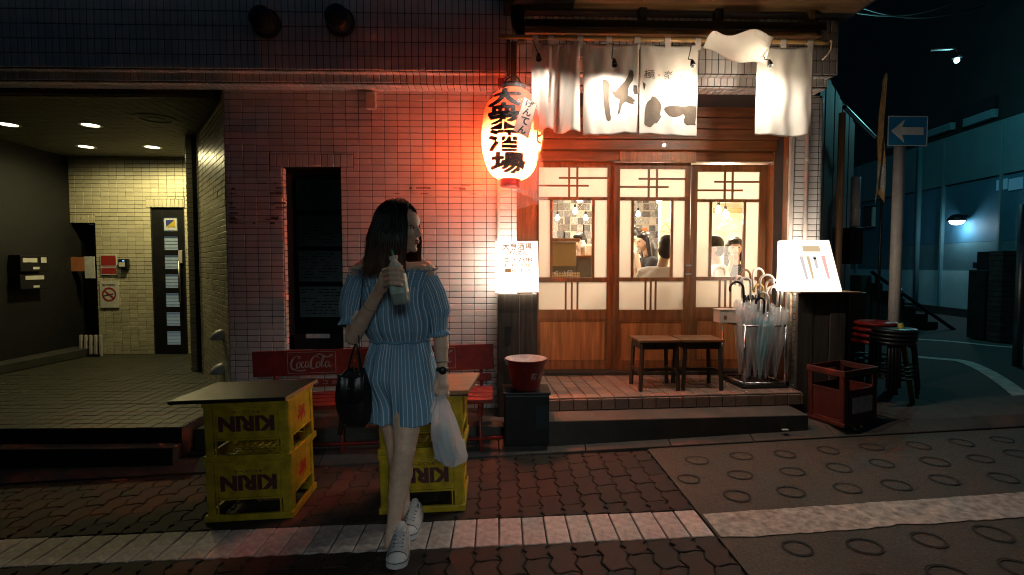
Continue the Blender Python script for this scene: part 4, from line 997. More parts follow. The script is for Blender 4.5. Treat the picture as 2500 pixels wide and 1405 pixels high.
# pale building across the side street
def siding(name, col, s=26):
    m = M(name, col, .6, var=.1, vs=3); n = m.node_tree.nodes; l = m.node_tree.links
    w = n.new('ShaderNodeTexWave'); w.inputs['Scale'].default_value = s; w.bands_direction = 'Y'; tc = n.new('ShaderNodeTexCoord'); l.new(tc.outputs['Object'], w.inputs[0])
    bp = n.new('ShaderNodeBump'); bp.inputs['Strength'].default_value = .3; bp.inputs['Distance'].default_value = .01
    l.new(w.outputs[1], bp.inputs['Height']); l.new(bp.outputs[0], n['Principled BSDF'].inputs['Normal'])
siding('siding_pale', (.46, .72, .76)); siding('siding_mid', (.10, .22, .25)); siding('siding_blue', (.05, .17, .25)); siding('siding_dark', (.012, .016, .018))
tbld = thing('pale_building', 'blue green clad building with horizontal bands across the side street', 'building')
def tw(y): return 9.3 + .106 * (y - 9.8)
def band(name, mat, z0, z1, out=0, y0=5.5, y1=24):
    MB().slab([(tw(y0) - out, y0), (tw(y0) + .5, y0), (tw(y1) + .5, y1), (tw(y1) - out, y1)], z0, z1).build(name, mat, tbld)
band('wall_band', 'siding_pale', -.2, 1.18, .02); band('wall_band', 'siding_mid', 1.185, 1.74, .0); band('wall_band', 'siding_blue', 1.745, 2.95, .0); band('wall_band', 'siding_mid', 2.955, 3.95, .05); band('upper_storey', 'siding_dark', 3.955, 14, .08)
band('plinth', 'concrete_dark', -.2, .42, .10)
def on_bld(px, py):
    d = ray(px, py); t = (9.3 - .106 * 9.8) / (d.x - .106 * d.y); return Vector((0, 0, CAMZ)) + d * t
def bld_box(name, mat, px0, py0, px1, py1, out, th, parent=tbld):
    a, b2 = on_bld(px0, py1), on_bld(px1, py0); n = Vector((-1, .106, 0)).normalized()
    zt = [a + n * out, b2 + n * out, b2 + n * (out - th), a + n * (out - th)]
    return MB().slab([(q.x, q.y) for q in zt], a.z, b2.z).build(name, mat, parent)
wd_ = bld_box('window', 'black_plastic', 2114, 506, 2136, 552, .06, .05); bld_box('window_frame', 'pipe_white', 2110, 500, 2140, 506, .09, .08, wd_); bld_box('window_frame', 'pipe_white', 2136, 506, 2140, 552, .09, .08, wd_); bld_box('window_frame', 'pipe_white', 2110, 552, 2140, 557, .09, .08, wd_)
glow('painted_reflection', (.10, .42, .62), .22)  # emission stands in for light reflected on the window glass
for k, (a, b2) in enumerate(((2436, 2462), (2466, 2500))): bld_box('reflection_pane', 'painted_reflection', a, 436 - k * 4, b2, 466, .03, .02)
M('blue_poster', (.02, .06, .18), .5)
r = thing('blue_poster', 'white framed blue poster on the pale building wall', 'poster'); bld_box('frame', 'paper_white', 2383, 664, 2442, 714, .08, .02, r); bld_box('sheet', 'blue_poster', 2400, 668, 2440, 696, .09, .008, r)
r = thing('street_plate', 'narrow dark plate above the blue poster', 'sign'); bld_box('plate', 'metal_dark', 2388, 641, 2450, 655, .10, .03, r)
for y_ in (9.2, 10.6, 12.0, 13.6, 15.4):
    MB().slab([(tw(y_) - .07, y_ - .02), (tw(y_) - .07, y_ + .02), (tw(y_) + .1, y_ + .02), (tw(y_) + .1, y_ - .02)], .43, 3.9).build('joint_strip', 'siding_mid', tbld)
MB().tube([(tw(11.2) - .12, 11.2, .3), (tw(11.2) - .12, 11.2, 3.9)], .05, 10).build('downpipe', 'siding_mid', tbld, smooth=True)
for k in range(3):
    w_ = bld_box('upper_window', 'black_plastic', 2190 + k * 96, 300 - k * 34, 2240 + k * 106, 346 - k * 30, .16, .05); bld_box('window_sill', 'siding_mid', 2188 + k * 96, 346 - k * 30, 2242 + k * 106, 351 - k * 30, .22, .1, w_)
for k, (za_, zb2) in enumerate(((4.6, 6.4), (4.9, 6.1), (5.3, 7.2))):
    a_2, b_2 = Vector((2.9, 6.0, za_)), Vector((9.0, 9.5, zb2)); o = MB().tube([a_2.lerp(b_2, t / 14) - Vector((0, 0, .45 * math.sin(t / 14 * math.pi))) for t in range(15)], .012, 6).build('overhead_wire', 'black_plastic', None, smooth=True)
    tag(o, ['lowest', 'middle', 'highest'][k] + ' overhead wire crossing the dark side street', 'wire', 'overhead wires')
# wall lamp
glow('wall_lamp_glow', (.75, .88, 1), 10)
c = on_bld(2360, 540)
r = thing('wall_lamp', 'domed wall lamp shining on the pale building', 'lamp', c + Vector((-.2, 0, 0)))
MB().lathe([(.001, .14), (.09, .12), (.15, .05), (.16, 0), (.15, 0), (.08, .06)], 24).build('hood', 'metal_dark', r, smooth=True)
MB().lathe([(.13, .005), (.10, -.05), (.05, -.075), (.001, -.08)], 20).build('globe', 'wall_lamp_glow', r, smooth=True)
B('bracket', 'metal_dark', r, 0, .2, -.02, .02, .08, .12)
lamp('bulb_light', (-.02, 0, -.16), 12, (.6, .85, 1), r, .08)
# street lamp high up at the right
c = W(2336, 148, 7.6)
r = thing('street_lamp', 'small cold street lamp high in the dark at upper right', 'street lamp', c)
glow('street_lamp_glow', (.35, .95, 1), 16)
MB().lathe([(.001, -.04), (.025, -.03), (.034, 0), (.03, .03)], 16).build('globe', 'street_lamp_glow', r, smooth=True)
MB().lathe([(.06, .03), (.065, .05), (.03, .10), (.001, .11)], 16).build('cap', 'metal_dark', r, smooth=True)
MB().tube([(0, 0, .1), (-.05, 0, .17), (-.32, .1, .19)], .02, 8).build('arm', 'metal_dark', r)
lamp('bulb_light', (0, 0, -.12), 85, (.22, .80, .86), r, .08)
# staircase with handrail
stc = thing('outdoor_stairs', 'dark outdoor stairs with handrail descending to the right street', 'stairs')
SYS = 8.4
for k in range(7):
    a, b2 = W(2098 + k * 27, 830, SYS), W(2098 + (k + 1) * 27 + 4, 672 + k * 19, SYS); B('step', 'concrete_dark', stc, a.x, b2.x, SYS, SYS + 1.2, gz(a.x), b2.z, .01)
MB().tube([W(2128, 664, SYS - .05), W(2200, 715, SYS - .05), W(2330, 806, SYS - .05)], .03, 8).build('handrail', 'metal_dark', stc)
for px, py in ((2140, 672), (2200, 715), (2262, 758)):
    p = W(px, py, SYS - .05); B('baluster', 'metal_dark', stc, p.x - .015, p.x + .015, SYS - .065, SYS - .035, p.z - .45, p.z)
p = W(2199, 712, SYS - .08); MB().lathe([(.001, -.05), (.045, -.02), (.05, .02), (.001, .05)], 14, p).build('rail_end', 'steel', stc, smooth=True)
# brick gate pillar and metal post at the far right
bp_ = thing('brick_pillar', 'dark brick gate pillar at the right edge', 'pillar')
a, b2 = W(2440, 832, 7.0), W(2488, 612, 7.0); a.z = gz(a.x)
B('core', 'grout', bp_, a.x + .01, b2.x - .01, 7.01, 7.4, a.z, b2.z - .01)
M('brick', (.16, .14, .13), .8, var=.3, rand=.25, bump=.4)
z = a.z; k = 0
while z < b2.z - .06:
    w = b2.x - a.x
    for x0, x1 in (((0, .62), (.64, 1)) if k % 2 else ((0, .36), (.38, 1))): B('brick', 'brick', bp_, a.x + w * x0, a.x + w * x1, 7.0, 7.2, z, z + .062)
    z += .072; k += 1
a, b2 = W(2404, 832, 7.2), W(2442, 660, 7.2); lwp = B('gate_wall', 'concrete_dark', None, a.x, b2.x, 7.22, 7.5, gz(a.x), b2.z, .01); tag(lwp, 'low dark wall beside the brick pillar', 'wall')
a = W(2487, 560, 5.6); o = MB().tube([(a.x + .05, 5.6, gz(3)), (a.x + .05, 5.6, W(2490, 500, 5.6).z)], .045, 14).build('metal_post', 'steel_dull', None, smooth=True); tag(o, 'grey metal post at the right edge of the picture', 'post')
# far lane markings
fl_ = MB()
def road_line(pts, w):
    b = MB(); P = [G(x, y, 0) for x, y in smooth_line(pts, 8)]
    for i, p in enumerate(P):
        t = (P[min(i + 1, len(P) - 1)] - P[max(i - 1, 0)]).normalized(); s = Vector((-t.y, t.x, 0)) * w / 2
        for q in (p + s, p - s): b.v.append((q.x, q.y, gz(q.x) - .011))
    for i in range(len(P) - 1): b.f.append((2 * i, 2 * i + 1, 2 * i + 3, 2 * i + 2))
    return b
ln = road_line([(2228, 868), (2290, 874), (2350, 880), (2400, 900), (2450, 930), (2500, 968), (2560, 1020)], .14).build('edge_line', 'paint_road', st); ln = road_line([(2222, 826), (2320, 832), (2420, 842), (2520, 850)], .1).build('edge_line', 'paint_road', st)

# one-way sign
ow = thing('one_way_sign', 'blue one-way sign with white arrow on a pale pole', 'road sign', (W(2185, 700, 4.75).x, 4.75, 0))
ow.location.z = gz(ow.location.x)
zt = W(2200, 330, 4.75).z - ow.location.z
MB().tube([(0, 0, 0), (0, 0, zt + .12)], .048, 18).build('pole', 'pipe_white', ow, smooth=True)
M('sign_blue', (.02, .26, .55), .4); M('sign_white', (.75, .8, .78), .5)
L = W(2167, 320, 4.69).x - ow.location.x; Rr = W(2264, 320, 4.69).x - ow.location.x; zb, zc = W(2215, 357, 4.69).z - ow.location.z, W(2215, 284, 4.69).z - ow.location.z
pla = B('plate', 'sign_blue', ow, L, Rr, -.062, -.056, zb, zc, .002)
ed = MB()
for q in ((L, L + .008, zb, zc), (Rr - .008, Rr, zb, zc), (L + .008, Rr - .008, zb, zb + .008), (L + .008, Rr - .008, zc - .008, zc)): ed.box(q[0], q[1], -.064, -.0625, q[2], q[3])
ed.build('border', 'sign_white', pla)
mz = (zb + zc) / 2; w = Rr - L
MB().prism([(L + w * .08, mz), (L + w * .42, mz + .105), (L + w * .36, mz + .035), (L + w * .90, mz + .035), (L + w * .90, mz - .035), (L + w * .36, mz - .035), (L + w * .42, mz - .105)], -.0645, -.0625).build('arrow', 'sign_white', pla)
B('clamp', 'steel_dull', ow, -.055, .055, -.055, .05, mz - .02, mz + .02)
# tattered banner
bn = thing('tall_banner', 'narrow tattered orange banner hanging left of the one-way sign', 'banner')
M('banner_orange', (.75, .45, .18), .8, var=.3); M('banner_white', (.75, .7, .62), .8, var=.4, vs=20)
def flag(u, v, Y_=4.9):
    p = W(2162 - 6 * v - (1 - u) * (3 + 20 * v), 190 + v * 295 + 12 * math.sin(u * 9), Y_); p.y += .03 * math.sin(u * 7 + v * 5); return p
o = MB().grid(8, 40, lambda u, v: flag(u, v * .68)).build('cloth', 'banner_orange', bn, smooth=True); o.modifiers.new('t', 'SOLIDIFY').thickness = .002
o = MB().grid(8, 16, lambda u, v: flag(u, .68 + v * .24)).build('torn_end', 'banner_white', bn, smooth=True); o.modifiers.new('t', 'SOLIDIFY').thickness = .002
o = MB().grid(6, 8, lambda u, v: flag(.2 + u * .8, .92 + v * .08)).build('tip', 'banner_orange', bn, smooth=True); o.modifiers.new('t', 'SOLIDIFY').thickness = .002
p = W(2165, 160, 4.92); MB().tube([(p.x, 4.93, .1), (p.x, 4.93, p.z)], .012, 8).build('rod', 'metal_dark', bn, smooth=True)

# ================================================================ BEER CRATES
M('crate_yellow', (.50, .34, .015), .45, var=.3, vs=16, spec=.35, bump=.2, bs=60); M('crate_print', (.10, .022, .02), .6, var=.4, vs=40); M('crate_print_red', (.42, .03, .025), .6)
M('crate_red', (.085, .014, .008), .5, var=.2)
CW, CD, CH = .445, .365, .315
def crate_proto(name, mat, prints=True):
    r = bpy.data.objects.new(name, None); COL.objects.link(r)
    x, y = CW / 2, CD / 2
    for sx in (-1, 1):
        for sy in (-1, 1):
            MB().slab([(sx * (x - .05), sy * y), (sx * (x - .018), sy * y), (sx * (x - .005), sy * (y - .005)), (sx * x, sy * (y - .018)), (sx * x, sy * (y - .05)), (sx * (x - .012), sy * (y - .05)), (sx * (x - .014), sy * (y - .022)), (sx * (x - .024), sy * (y - .013)), (sx * (x - .05), sy * (y - .012))][::(1 if sx * sy > 0 else -1)], .012, CH - .012).build('corner_post', mat, r, bevel=.003)
    def rim(z0, z1, out, nm):
        b = MB(); P = [(-x - out, -y - out), (x + out, -y - out), (x + out, y + out), (-x - out, y + out)]; Q = [(-x + .014, -y + .014), (x - .014, -y + .014), (x - .014, y - .014), (-x + .014, y - .014)]
        vs = [(p[0], p[1], z) for z in (z0, z1) for p in P] + [(p[0], p[1], z) for z in (z0, z1) for p in Q]
        fs = []
        for i in range(4):
            j = (i + 1) % 4; fs += [(i, j, j + 4, i + 4), (i + 8, i + 12, j + 12, j + 8), (i + 4, j + 4, j + 12, i + 12), (i, i + 8, j + 8, j)]
        return b.add(vs, fs).build(nm, mat, r, bevel=.004)
    rim(CH - .035, CH, .006, 'top_rim'); rim(0, .022, .002, 'bottom_rim'); rim(.022, .034, -.003, 'lower_band')
    for sy in (-1, 1):
        B('long_panel', mat, r, -x + .05, x - .05, sy * (y - .013), sy * (y - .006), .034, .195, .002)
        B('panel_rib', mat, r, -x + .045, x - .045, sy * (y - .016), sy * (y - .001), .195, .205, .002)
        for sx in (-1, 1): B('side_rib', mat, r, sx * (x - .065), sx * (x - .058), sy * (y - .014), sy * (y - .001), .034, CH - .035)
    for sx in (-1, 1):
        B('end_panel', mat, r, sx * (x - .013), sx * (x - .006), -y + .05, y - .05, .034, .195, .002)
        B('panel_rib', mat, r, sx * (x - .016), sx * (x - .001), -y + .045, y - .045, .195, .205, .002)
    gr = MB()
    for k in range(1, 5): gr.box(-x + CW * k / 5 - .002, -x + CW * k / 5 + .002, -y + .015, y - .015, .012, .13)
    gr.build('divider', mat, r)
    for k in range(1, 4): B('divider', mat, r, -x + .015, x - .015, -y + CD * k / 4 - .002, -y + CD * k / 4 + .002, .012, .128)
    fl = MB()
    for k in range(11): fl.box(-x + .012 + (CW - .024) * k / 10 - .004, -x + .012 + (CW - .024) * k / 10 + .004, -y + .012, y - .012, .004, .010)
    for k in range(9): fl.box(-x + .012, x - .012, -y + .012 + (CD - .024) * k / 8 - .004, -y + .012 + (CD - .024) * k / 8 + .004, .0045, .0095)
    fl.build('floor_grid', mat, r)
    if prints:
        for sy in (-1, 1):
            text_on('lettering', 'KIRIN', 'crate_print', r, (-sy * -.145 if sy < 0 and False else sy * .145 * 1, sy * (y - .0045), .075), (-sy * .29, 0, 0), (0, 0, .082), .055)
            text_on('lettering', 'キリンビール', 'crate_print', r, (sy * .075, sy * (y - .0045), .045), (-sy * .15, 0, 0), (0, 0, .018), .03)
        for sx in (-1, 1):   # the galloping beast emblem
            e = [[(.1, .2, 1), (.25, .45, 1.6), (.5, .55, 2.2), (.75, .6, 1.6), (.9, .8, .8)], [(.3, .4, 1.2), (.2, .2, .9), (.32, .08, .6)], [(.45, .45, 1.3), (.5, .2, .9), (.62, .1, .6)], [(.65, .5, 1.2), (.78, .3, .9), (.72, .1, .6)], [(.2, .5, 1), (.1, .7, .8), (.25, .9, .5)], [(.55, .65, 1), (.5, .85, .8), (.65, .98, .4)], [(.8, .65, .9), (.95, .6, .6), (1, .5, .4)]]
            strokes('emblem', 'crate_print_red', r, e, (sx * (x - .0045), -sx * .06, .065), (0, sx * .12, 0), (0, 0, .10), .0085)
    return r
cy_ = crate_proto('beer_crate', 'crate_yellow')
def place_crate(src, loc, rz, up, label, group, first=False):
    c = src if first else copy_tree(src)
    c.location = loc; c.rotation_mode = 'XYZ'
    c.rotation_euler = (Matrix.Rotation(rz, 3, 'Z') @ Matrix.Rotation(tilt, 3, 'Y') @ (Matrix.Identity(3) if up else Matrix.Rotation(math.pi, 3, 'Y'))).to_euler()
    tag(c, label, 'crate', group); return c
def stand(pl, pr):          # where a crate stands whose bottom front edge runs from pl to pr
    d = pr - pl; rz = math.atan2(d.y, d.x); mid = (pl + pr) / 2; nrm = Vector((-math.sin(rz), math.cos(rz), 0))
    return mid + nrm * CD / 2, rz
cA, rA = stand(G(494, 1274), G(706, 1270)); cB, rB = stand(G(926, 1257), G(1124, 1250))
rA += R(3)
for nm, c, rz, labs in (('A', cA, rA, ('upper yellow beer crate of the left stack under the black board', 'lower yellow beer crate of the left stack, upside down on the paving')), ('B', cB, rB, ('upper yellow beer crate of the right stack behind the woman', 'lower yellow beer crate of the right stack, on the paving behind the woman'))):
    base = gz(c.x) + .003
    place_crate(cy_, (c.x, c.y, base + CH * 2), rz, False, labs[0], 'yellow beer crates', nm == 'A')
    place_crate(cy_, (c.x, c.y, base + CH), rz + R(1.5), False, labs[1], 'yellow beer crates')
def board(name, label, pts, zt, th, mat):
    b = MB().slab([(p.x, p.y) for p in pts], lambda x, y: zt + SLOPE * (x - pts[0].x) * 1 - th, lambda x, y: zt + SLOPE * (x - pts[0].x) * 1)
    o = b.build(name, mat, None, bevel=.003); return tag(o, label, 'board')
def along(c, rz, a, b2): return Vector((c.x + a * math.cos(rz) - b2 * math.sin(rz), c.y + a * math.sin(rz) + b2 * math.cos(rz), 0))
zA = gz(cA.x) + .003 + CH * 2
PA = [along(cA, rA, a, b2) for a, b2 in ((-.385, -.20), (.215, -.20), (.235, .215), (-.36, .23))]
o = board('table_board', 'black board lying on the left stack of yellow crates', PA, zA + .022 + SLOPE * (PA[0].x - cA.x), .020, 'black_board')
eb = MB().slab([(p.x, p.y) for p in (PA[1], PA[1] + Vector((.004, 0, 0)), PA[2] + Vector((.004, 0, 0)), PA[2])], lambda x, y: zA + .0025 + SLOPE * (x - cA.x), lambda x, y: zA + .0215 + SLOPE * (x - cA.x)).build('edge_strip', 'board_wood', o)
zB = gz(cB.x) + .003 + CH * 2
PB = [along(cB, rB, a, b2) for a, b2 in ((-.26, -.205), (.26, -.205), (.30, .225), (-.28, .225))]
o = board('table_board', 'brown wooden board lying on the right stack of crates', PB, zB + .024 + SLOPE * (PB[0].x - cB.x), .021, 'board_wood')
B('front_edge', 'black_board', o, PB[0].x, PB[1].x, PB[0].y - .0035, PB[0].y - .0005, zB + .002, zB + .0235)
# red crate and stools at the right
rcx = G(2066, 1030, .065)
rcr = crate_proto('beer_crate', 'crate_red', False); rcr.location = (rcx.x, rcx.y + .05, gz(rcx.x) + .068); rcr.rotation_euler = (0, tilt, R(20)); rcr.scale = (.80, .80, 1.30)
tag(rcr, 'red bottle crate standing beside the stacked stools', 'crate')
B('print_patch', 'paper_grey', rcr, -.12, .15, -CD / 2 + .0005, -CD / 2 + .004, .07, .16)
M('stool_red', (.42, .035, .022), .35); M('stool_black', (.015, .015, .016), .3); M('yellow_post', (.30, .28, .02), .5)
def round_stool(r0, seat, legm, h=.46):
    r = bpy.data.objects.new('round_stool', None); COL.objects.link(r)
    MB().lathe([(.001, h), (r0 - .03, h + .004), (r0 - .008, h - .004), (r0, h - .016), (r0 - .006, h - .03), (.001, h - .03)], 30).build('seat', seat, r, smooth=True)
    for k in range(4):
        a = R(45 + 90 * k); MB().tube([(.10 * math.cos(a), .10 * math.sin(a), h - .03), (.135 * math.cos(a), .135 * math.sin(a), h - .06), (.175 * math.cos(a), .175 * math.sin(a), 0)], .011, 8).build('leg', legm, r, smooth=True)
    MB().lathe([(.152, .15), (.160, .158), (.152, .166), (.144, .158), (.152, .15)], 30).build('foot_ring', legm, r, smooth=True)
    return r
sA = G(2118, 1000); sB = G(2180, 1010)
s0 = round_stool(.165, 'stool_red', 'metal_dark'); s0b = round_stool(.165, 'stool_black', 'metal_dark')
for pr_, base, n, tilt_, lab in ((s0, Vector((W(2130, 900, 4.35).x, 4.35, 0)), 4, 0, 'red topped round stool, %s of the stack beside the red crate'), (s0b, Vector((W(2176, 900, 4.12).x, 4.12, 0)), 4, 0, 'black round stool, %s of the stack in front of the sign pole')):
    for k in range(n):
        c = pr_ if k == 0 else copy_tree(pr_)
        c.location = (base.x + .006 * k, base.y, gz(base.x) + .052 * k * (.62 if pr_ is s0b else 1) + (.10 if pr_ is s0 else .13)); c.rotation_euler = (0, 0, R(7 * k))
        tag(c, lab % ['lowest', 'second', 'third', 'topmost'][k], 'stool', 'stacked round stools')
o = MB().tube([W(2198, 790, 4.08), W(2232, 1015, 4.08)], .02, 10).build('safety_pole', 'yellow_post', None, smooth=True); tag(o, 'leaning yellow pole beside the stacked black stools', 'pole')
lp_ = G(1917, 1048); o = MB().box(-.02, .02, -.012, .012, 0, .008).build('litter', 'paper_white', None, at=(lp_.x, lp_.y, gz(lp_.x) + .07)); tag(o, 'scrap of white litter below the porch step', 'litter'); o.location = (W(1917, 1048, 3.56).x, 3.56, gz(1.9) + .066)

# ================================================================ BENCH
M('bench_red', (.24, .028, .02), .45, var=.2, vs=14, bump=.15); M('bench_white', (.46, .38, .35), .6, var=.3, vs=30)
bx0 = W(622, 900, 3.92).x; BWID = W(1211, 900, 3.92).x - bx0
be = thing('bench', 'faded red advertising bench with white script against the tiled wall', 'bench', (bx0, 3.92, gz(bx0)))
be.rotation_euler = (0, tilt, 0)
zs = .39 + .0
B('back_panel', 'bench_red', be, 0, BWID, 0, .014, .505, .700, .004)
bs_ = B('back_slat', 'bench_red', be, .02, BWID - .02, -.005, .012, .415, .475, .004)
for k, yy in enumerate((-.46, -.355, -.25, -.145)): B('seat_slat', 'bench_red', be, .01, BWID - .01, yy, yy + .085, .36, .392, .004)
for xx in (.16, .79, BWID - .10):
    MB().tube([(xx, -.43, .36), (xx, -.43, .12), (xx, -.45, 0)], .013, 10).build('leg', 'bench_red', be, smooth=True)
    MB().tube([(xx, .03, .68), (xx, .026, .40), (xx, -.07, 0)], .013, 10).build('leg', 'bench_red', be, smooth=True)
    MB().tube([(xx, -.46, .345), (xx, -.02, .345)], .013, 10).build('rail', 'bench_red', be, smooth=True)
MB().tube([(.05, -.437, .115), (BWID + .05, -.437, .115)], .012, 10).build('stretcher', 'bench_red', be, smooth=True)
# white frames and script on the back panel
def script(x0, x1):
    w = x1 - x0; b = MB()
    for q in ((x0, x1, .522, .525), (x0, x1, .682, .685), (x0, x0 + .003, .525, .682), (x1 - .003, x1, .525, .682)): b.box(q[0], q[1], -.0016, -.0006, q[2], q[3])
    b.build('frame_line', 'bench_white', be)
    S = lambda pts: smooth_line(pts, 5)
    P = [S([(.20, .80, .6), (.235, .86, .5), (.25, .78, .8), (.20, .72, .5)]), S([(.25, .80, .5), (.17, .86, .5), (.09, .70, 1.3), (.045, .45, 1.8), (.06, .22, 1.6), (.12, .18, .9), (.20, .26, .5)]),
         S([(.07, .17, .5), (.16, .10, .8), (.26, .08, 1.0), (.34, .12, 1.2), (.36, .07, .6)]),
         S([(.20, .52, .7), (.17, .42, 1.2), (.175, .28, 1.3), (.21, .24, .7), (.245, .36, 1.0), (.245, .50, 1.1), (.21, .55, .6)]),
         S([(.325, .50, .9), (.30, .56, .6), (.275, .44, 1.2), (.275, .30, 1.2), (.31, .25, .6), (.35, .36, .5)]),
         S([(.42, .52, .7), (.39, .57, .6), (.36, .44, 1.1), (.36, .29, 1.2), (.39, .25, .6), (.415, .38, .8), (.43, .56, .9), (.425, .34, 1.1), (.44, .26, .7), (.47, .34, .4)]),
         S([(.465, .60, .9), (.49, .62, .9)]),
         S([(.66, .72, .8), (.64, .80, .6), (.58, .84, .6), (.51, .70, 1.3), (.475, .45, 1.8), (.49, .23, 1.6), (.545, .19, .8), (.60, .28, .5)]),
         S([(.56, .80, .5), (.66, .94, .8), (.75, .88, .9), (.83, .78, .8), (.93, .84, .8), (.955, .90, .6), (.91, .88, .5), (.87, .80, .5)]),
         S([(.63, .52, .7), (.60, .42, 1.2), (.605, .28, 1.3), (.64, .24, .7), (.675, .36, 1.0), (.675, .50, 1.1), (.64, .55, .6)]),
         S([(.72, .40, .5), (.765, .70, .8), (.775, .80, .8), (.75, .82, .5), (.72, .60, 1.2), (.705, .38, 1.3), (.72, .26, .8), (.76, .34, .4)]),
         S([(.86, .50, .7), (.83, .55, .6), (.795, .42, 1.1), (.795, .28, 1.2), (.825, .24, .6), (.855, .36, .8), (.875, .54, .9), (.87, .33, 1.1), (.89, .25, .7), (.93, .35, .4)])]
    strokes('script_lettering', 'bench_white', be, P, (x0 + w * .03, -.0015, .530), (w * .95, 0, 0), (0, 0, .145), .0042)
xs = lambda px: W(px, 900, 3.92).x - bx0
script(xs(708), xs(826)); script(xs(1000), xs(1118))
for px, ch in ((751, '東'), (773, '京'), (793, 'コ'), (815, 'カ'), (837, '・'), (858, 'コ'), (880, 'ー'), (900, 'ラ')):
    text_on('lettering', ch, 'bench_white', bs_, (xs(px), -.0062, .432), (.034 if ch not in '・ー' else .02, 0, 0), (0, 0, .03 if ch not in '・ー' else .008), .01)
for px in (1055, 1176):
    for zz in (.56, .64): MB().lathe([(.004, 0), (.001, -.002)], 8, (xs(px), -.001, zz), Matrix.Rotation(R(-90), 3, 'X')).build('bolt', 'steel', be)

# ================================================================ BUCKET ON A BOX
bk = thing('black_box', 'black plastic box at the left end of the porch step', 'box', (W(1284, 1000, 3.58).x, 3.58, .06))
M('box_teal', (.012, .03, .032), .5)
bzt = W(1284, 962, 3.5).z - .06
B('shell', 'black_plastic', bk, -.155, .155, -.12, .12, 0, bzt, .01); B('lid', 'black_plastic', bk, -.165, .165, -.13, .13, bzt + .001, bzt + .02, .006); B('label_plate', 'box_teal', bk, .06, .15, -.124, -.1215, bzt * .35, bzt * .8)
bu = thing('fire_bucket', 'dented red fire bucket with white lettering on the black box', 'bucket', (W(1284, 920, 3.56).x, 3.56, .06 + bzt + .021))
M('bucket_red', (.20, .018, .016), .35, var=.25, vs=12, bump=.1); M('bucket_inside', (.5, .52, .52), .4, var=.3, vs=16)
hB, r0, r1 = .215, .088, .146
MB().lathe([(.001, .008), (r0, .008), (r0 + .002, 0), (r0 + .004, .006), (r1 - .004, hB - .008), (r1 + .003, hB - .004), (r1 + .004, hB), (r1, hB + .003)], 40).build('shell', 'bucket_red', bu, smooth=True)
MB().lathe([(r1 - .001, hB + .002), (r1 - .006, hB - .006), (r0 - .001, .014), (.001, .012)], 40).build('lining', 'bucket_inside', bu, smooth=True)
MB().tube([(r1 * math.cos(R(200 - k * 14)) * 1.03, r1 * math.sin(R(200 - k * 14)) * 1.03, hB - .01 - .0 * k) for k in range(14)], .004, 6).build('handle', 'steel_dull', bu)
for a in (R(205), R(15)): MB().lathe([(.012, -.004), (.014, 0), (.012, .004), (.006, .004), (.006, -.004)], 12, (r1 * math.cos(a), r1 * math.sin(a), hB - .02), Matrix.Rotation(R(90), 3, 'X')).build('ear', 'steel_dull', bu)
for k, (ch, a0) in enumerate((('防', -75), ('火', -50), ('用', -25), ('水', 0))):
    vs, fs = text_mesh(ch, .02); vs, fs = subdiv2d(vs, fs, 1); P = []
    for x, y in vs:
        z = .085 + y * .052; r = r0 + (r1 - r0) * z / hB + .0065; a = R(a0) + x * .042 / r * 1; P.append((r * math.cos(a), r * math.sin(a), z))
    MB().add(P, fs).build('lettering', 'bench_white', bu)

# ================================================================ WOODEN STOOLS ON THE PORCH
def small_stool():
    r = bpy.data.objects.new('wooden_stool', None); COL.objects.link(r); h = .40
    for k in range(3): B('seat_board', 'stool_wood', r, -.165, .165, -.14 + .0935 * k, -.14 + .0935 * k + .092, h - .02, h, .003)
    for sx in (-1, 1):
        for sy in (-1, 1):
            MB().tube([(sx * .135, sy * .115, h - .02), (sx * .15, sy * .125, 0)], .017, 4).build('leg', 'stool_dark', r)
        B('side_rail', 'stool_dark', r, sx * .137 - .008, sx * .137 + .008, -.1, .1, h - .075, h - .021); B('stretcher', 'stool_dark', r, sx * .145 - .008, sx * .145 + .008, -.11, .11, .13, .155)
    for sy in (-1, 1): B('front_rail', 'stool_dark', r, -.12, .12, sy * .113 - .008, sy * .113 + .008, h - .075, h - .021)
    B('stretcher', 'stool_dark', r, -.14, .14, -.01, .01, .13, .155)
    return r
ws = small_stool(); ws.location = (W(1598, 820, 4.05).x, 4.05, PZ + .002); ws.rotation_euler = (0, 0, R(2)); tag(ws, 'left of the two wooden stools standing together on the porch', 'stool', 'wooden stools')
w2 = copy_tree(ws); w2.location = (W(1702, 820, 4.06).x, 4.06, PZ + .002); w2.rotation_euler = (0, 0, R(-1)); tag(w2, 'right of the two wooden stools, beside the umbrella stand', 'stool', 'wooden stools')

# ================================================================ UMBRELLA STAND
UY = 3.99
ux0, ux1 = W(1818, 860, UY).x, W(1921, 860, UY).x
us = thing('umbrella_stand', 'steel frame umbrella stand full of umbrellas on the porch', 'umbrella stand', (ux0, UY, PZ)); us.rotation_euler = (0, 0, R(3))
uw, ud, uh = ux1 - ux0, .32, .50
lean = -.02
for x_, y_ in ((0, 0), (uw, 0), (lean, ud), (uw + lean, ud)): MB().tube([(x_, y_, 0), (x_, y_, uh)], .009, 10).build('upright', 'steel', us, smooth=True)
for zz in (uh, .04):
    MB().tube([(0, 0, zz), (uw, 0, zz), (uw + lean, ud, zz), (lean, ud, zz), (0, 0, zz)], .0105, 10).build('rim', 'steel', us, smooth=True)
B('drip_tray', 'black_plastic', us, -.02, uw + .02, -.02, ud + .02, .0, .022, .004)
MB().tube(smooth_line([(lean - .01, ud, uh), (lean - .02, ud - .02, uh + .06), (lean + .0, ud - .03, uh + .10)], 5), .007, 8).build('side_handle', 'steel', us, smooth=True)
film('vinyl', (.92, .93, .95), .42, .18, .55); film('vinyl_blue', (.45, .72, .78), .55, .2, .5); M('canopy_dark', (.02, .022, .03), .6)
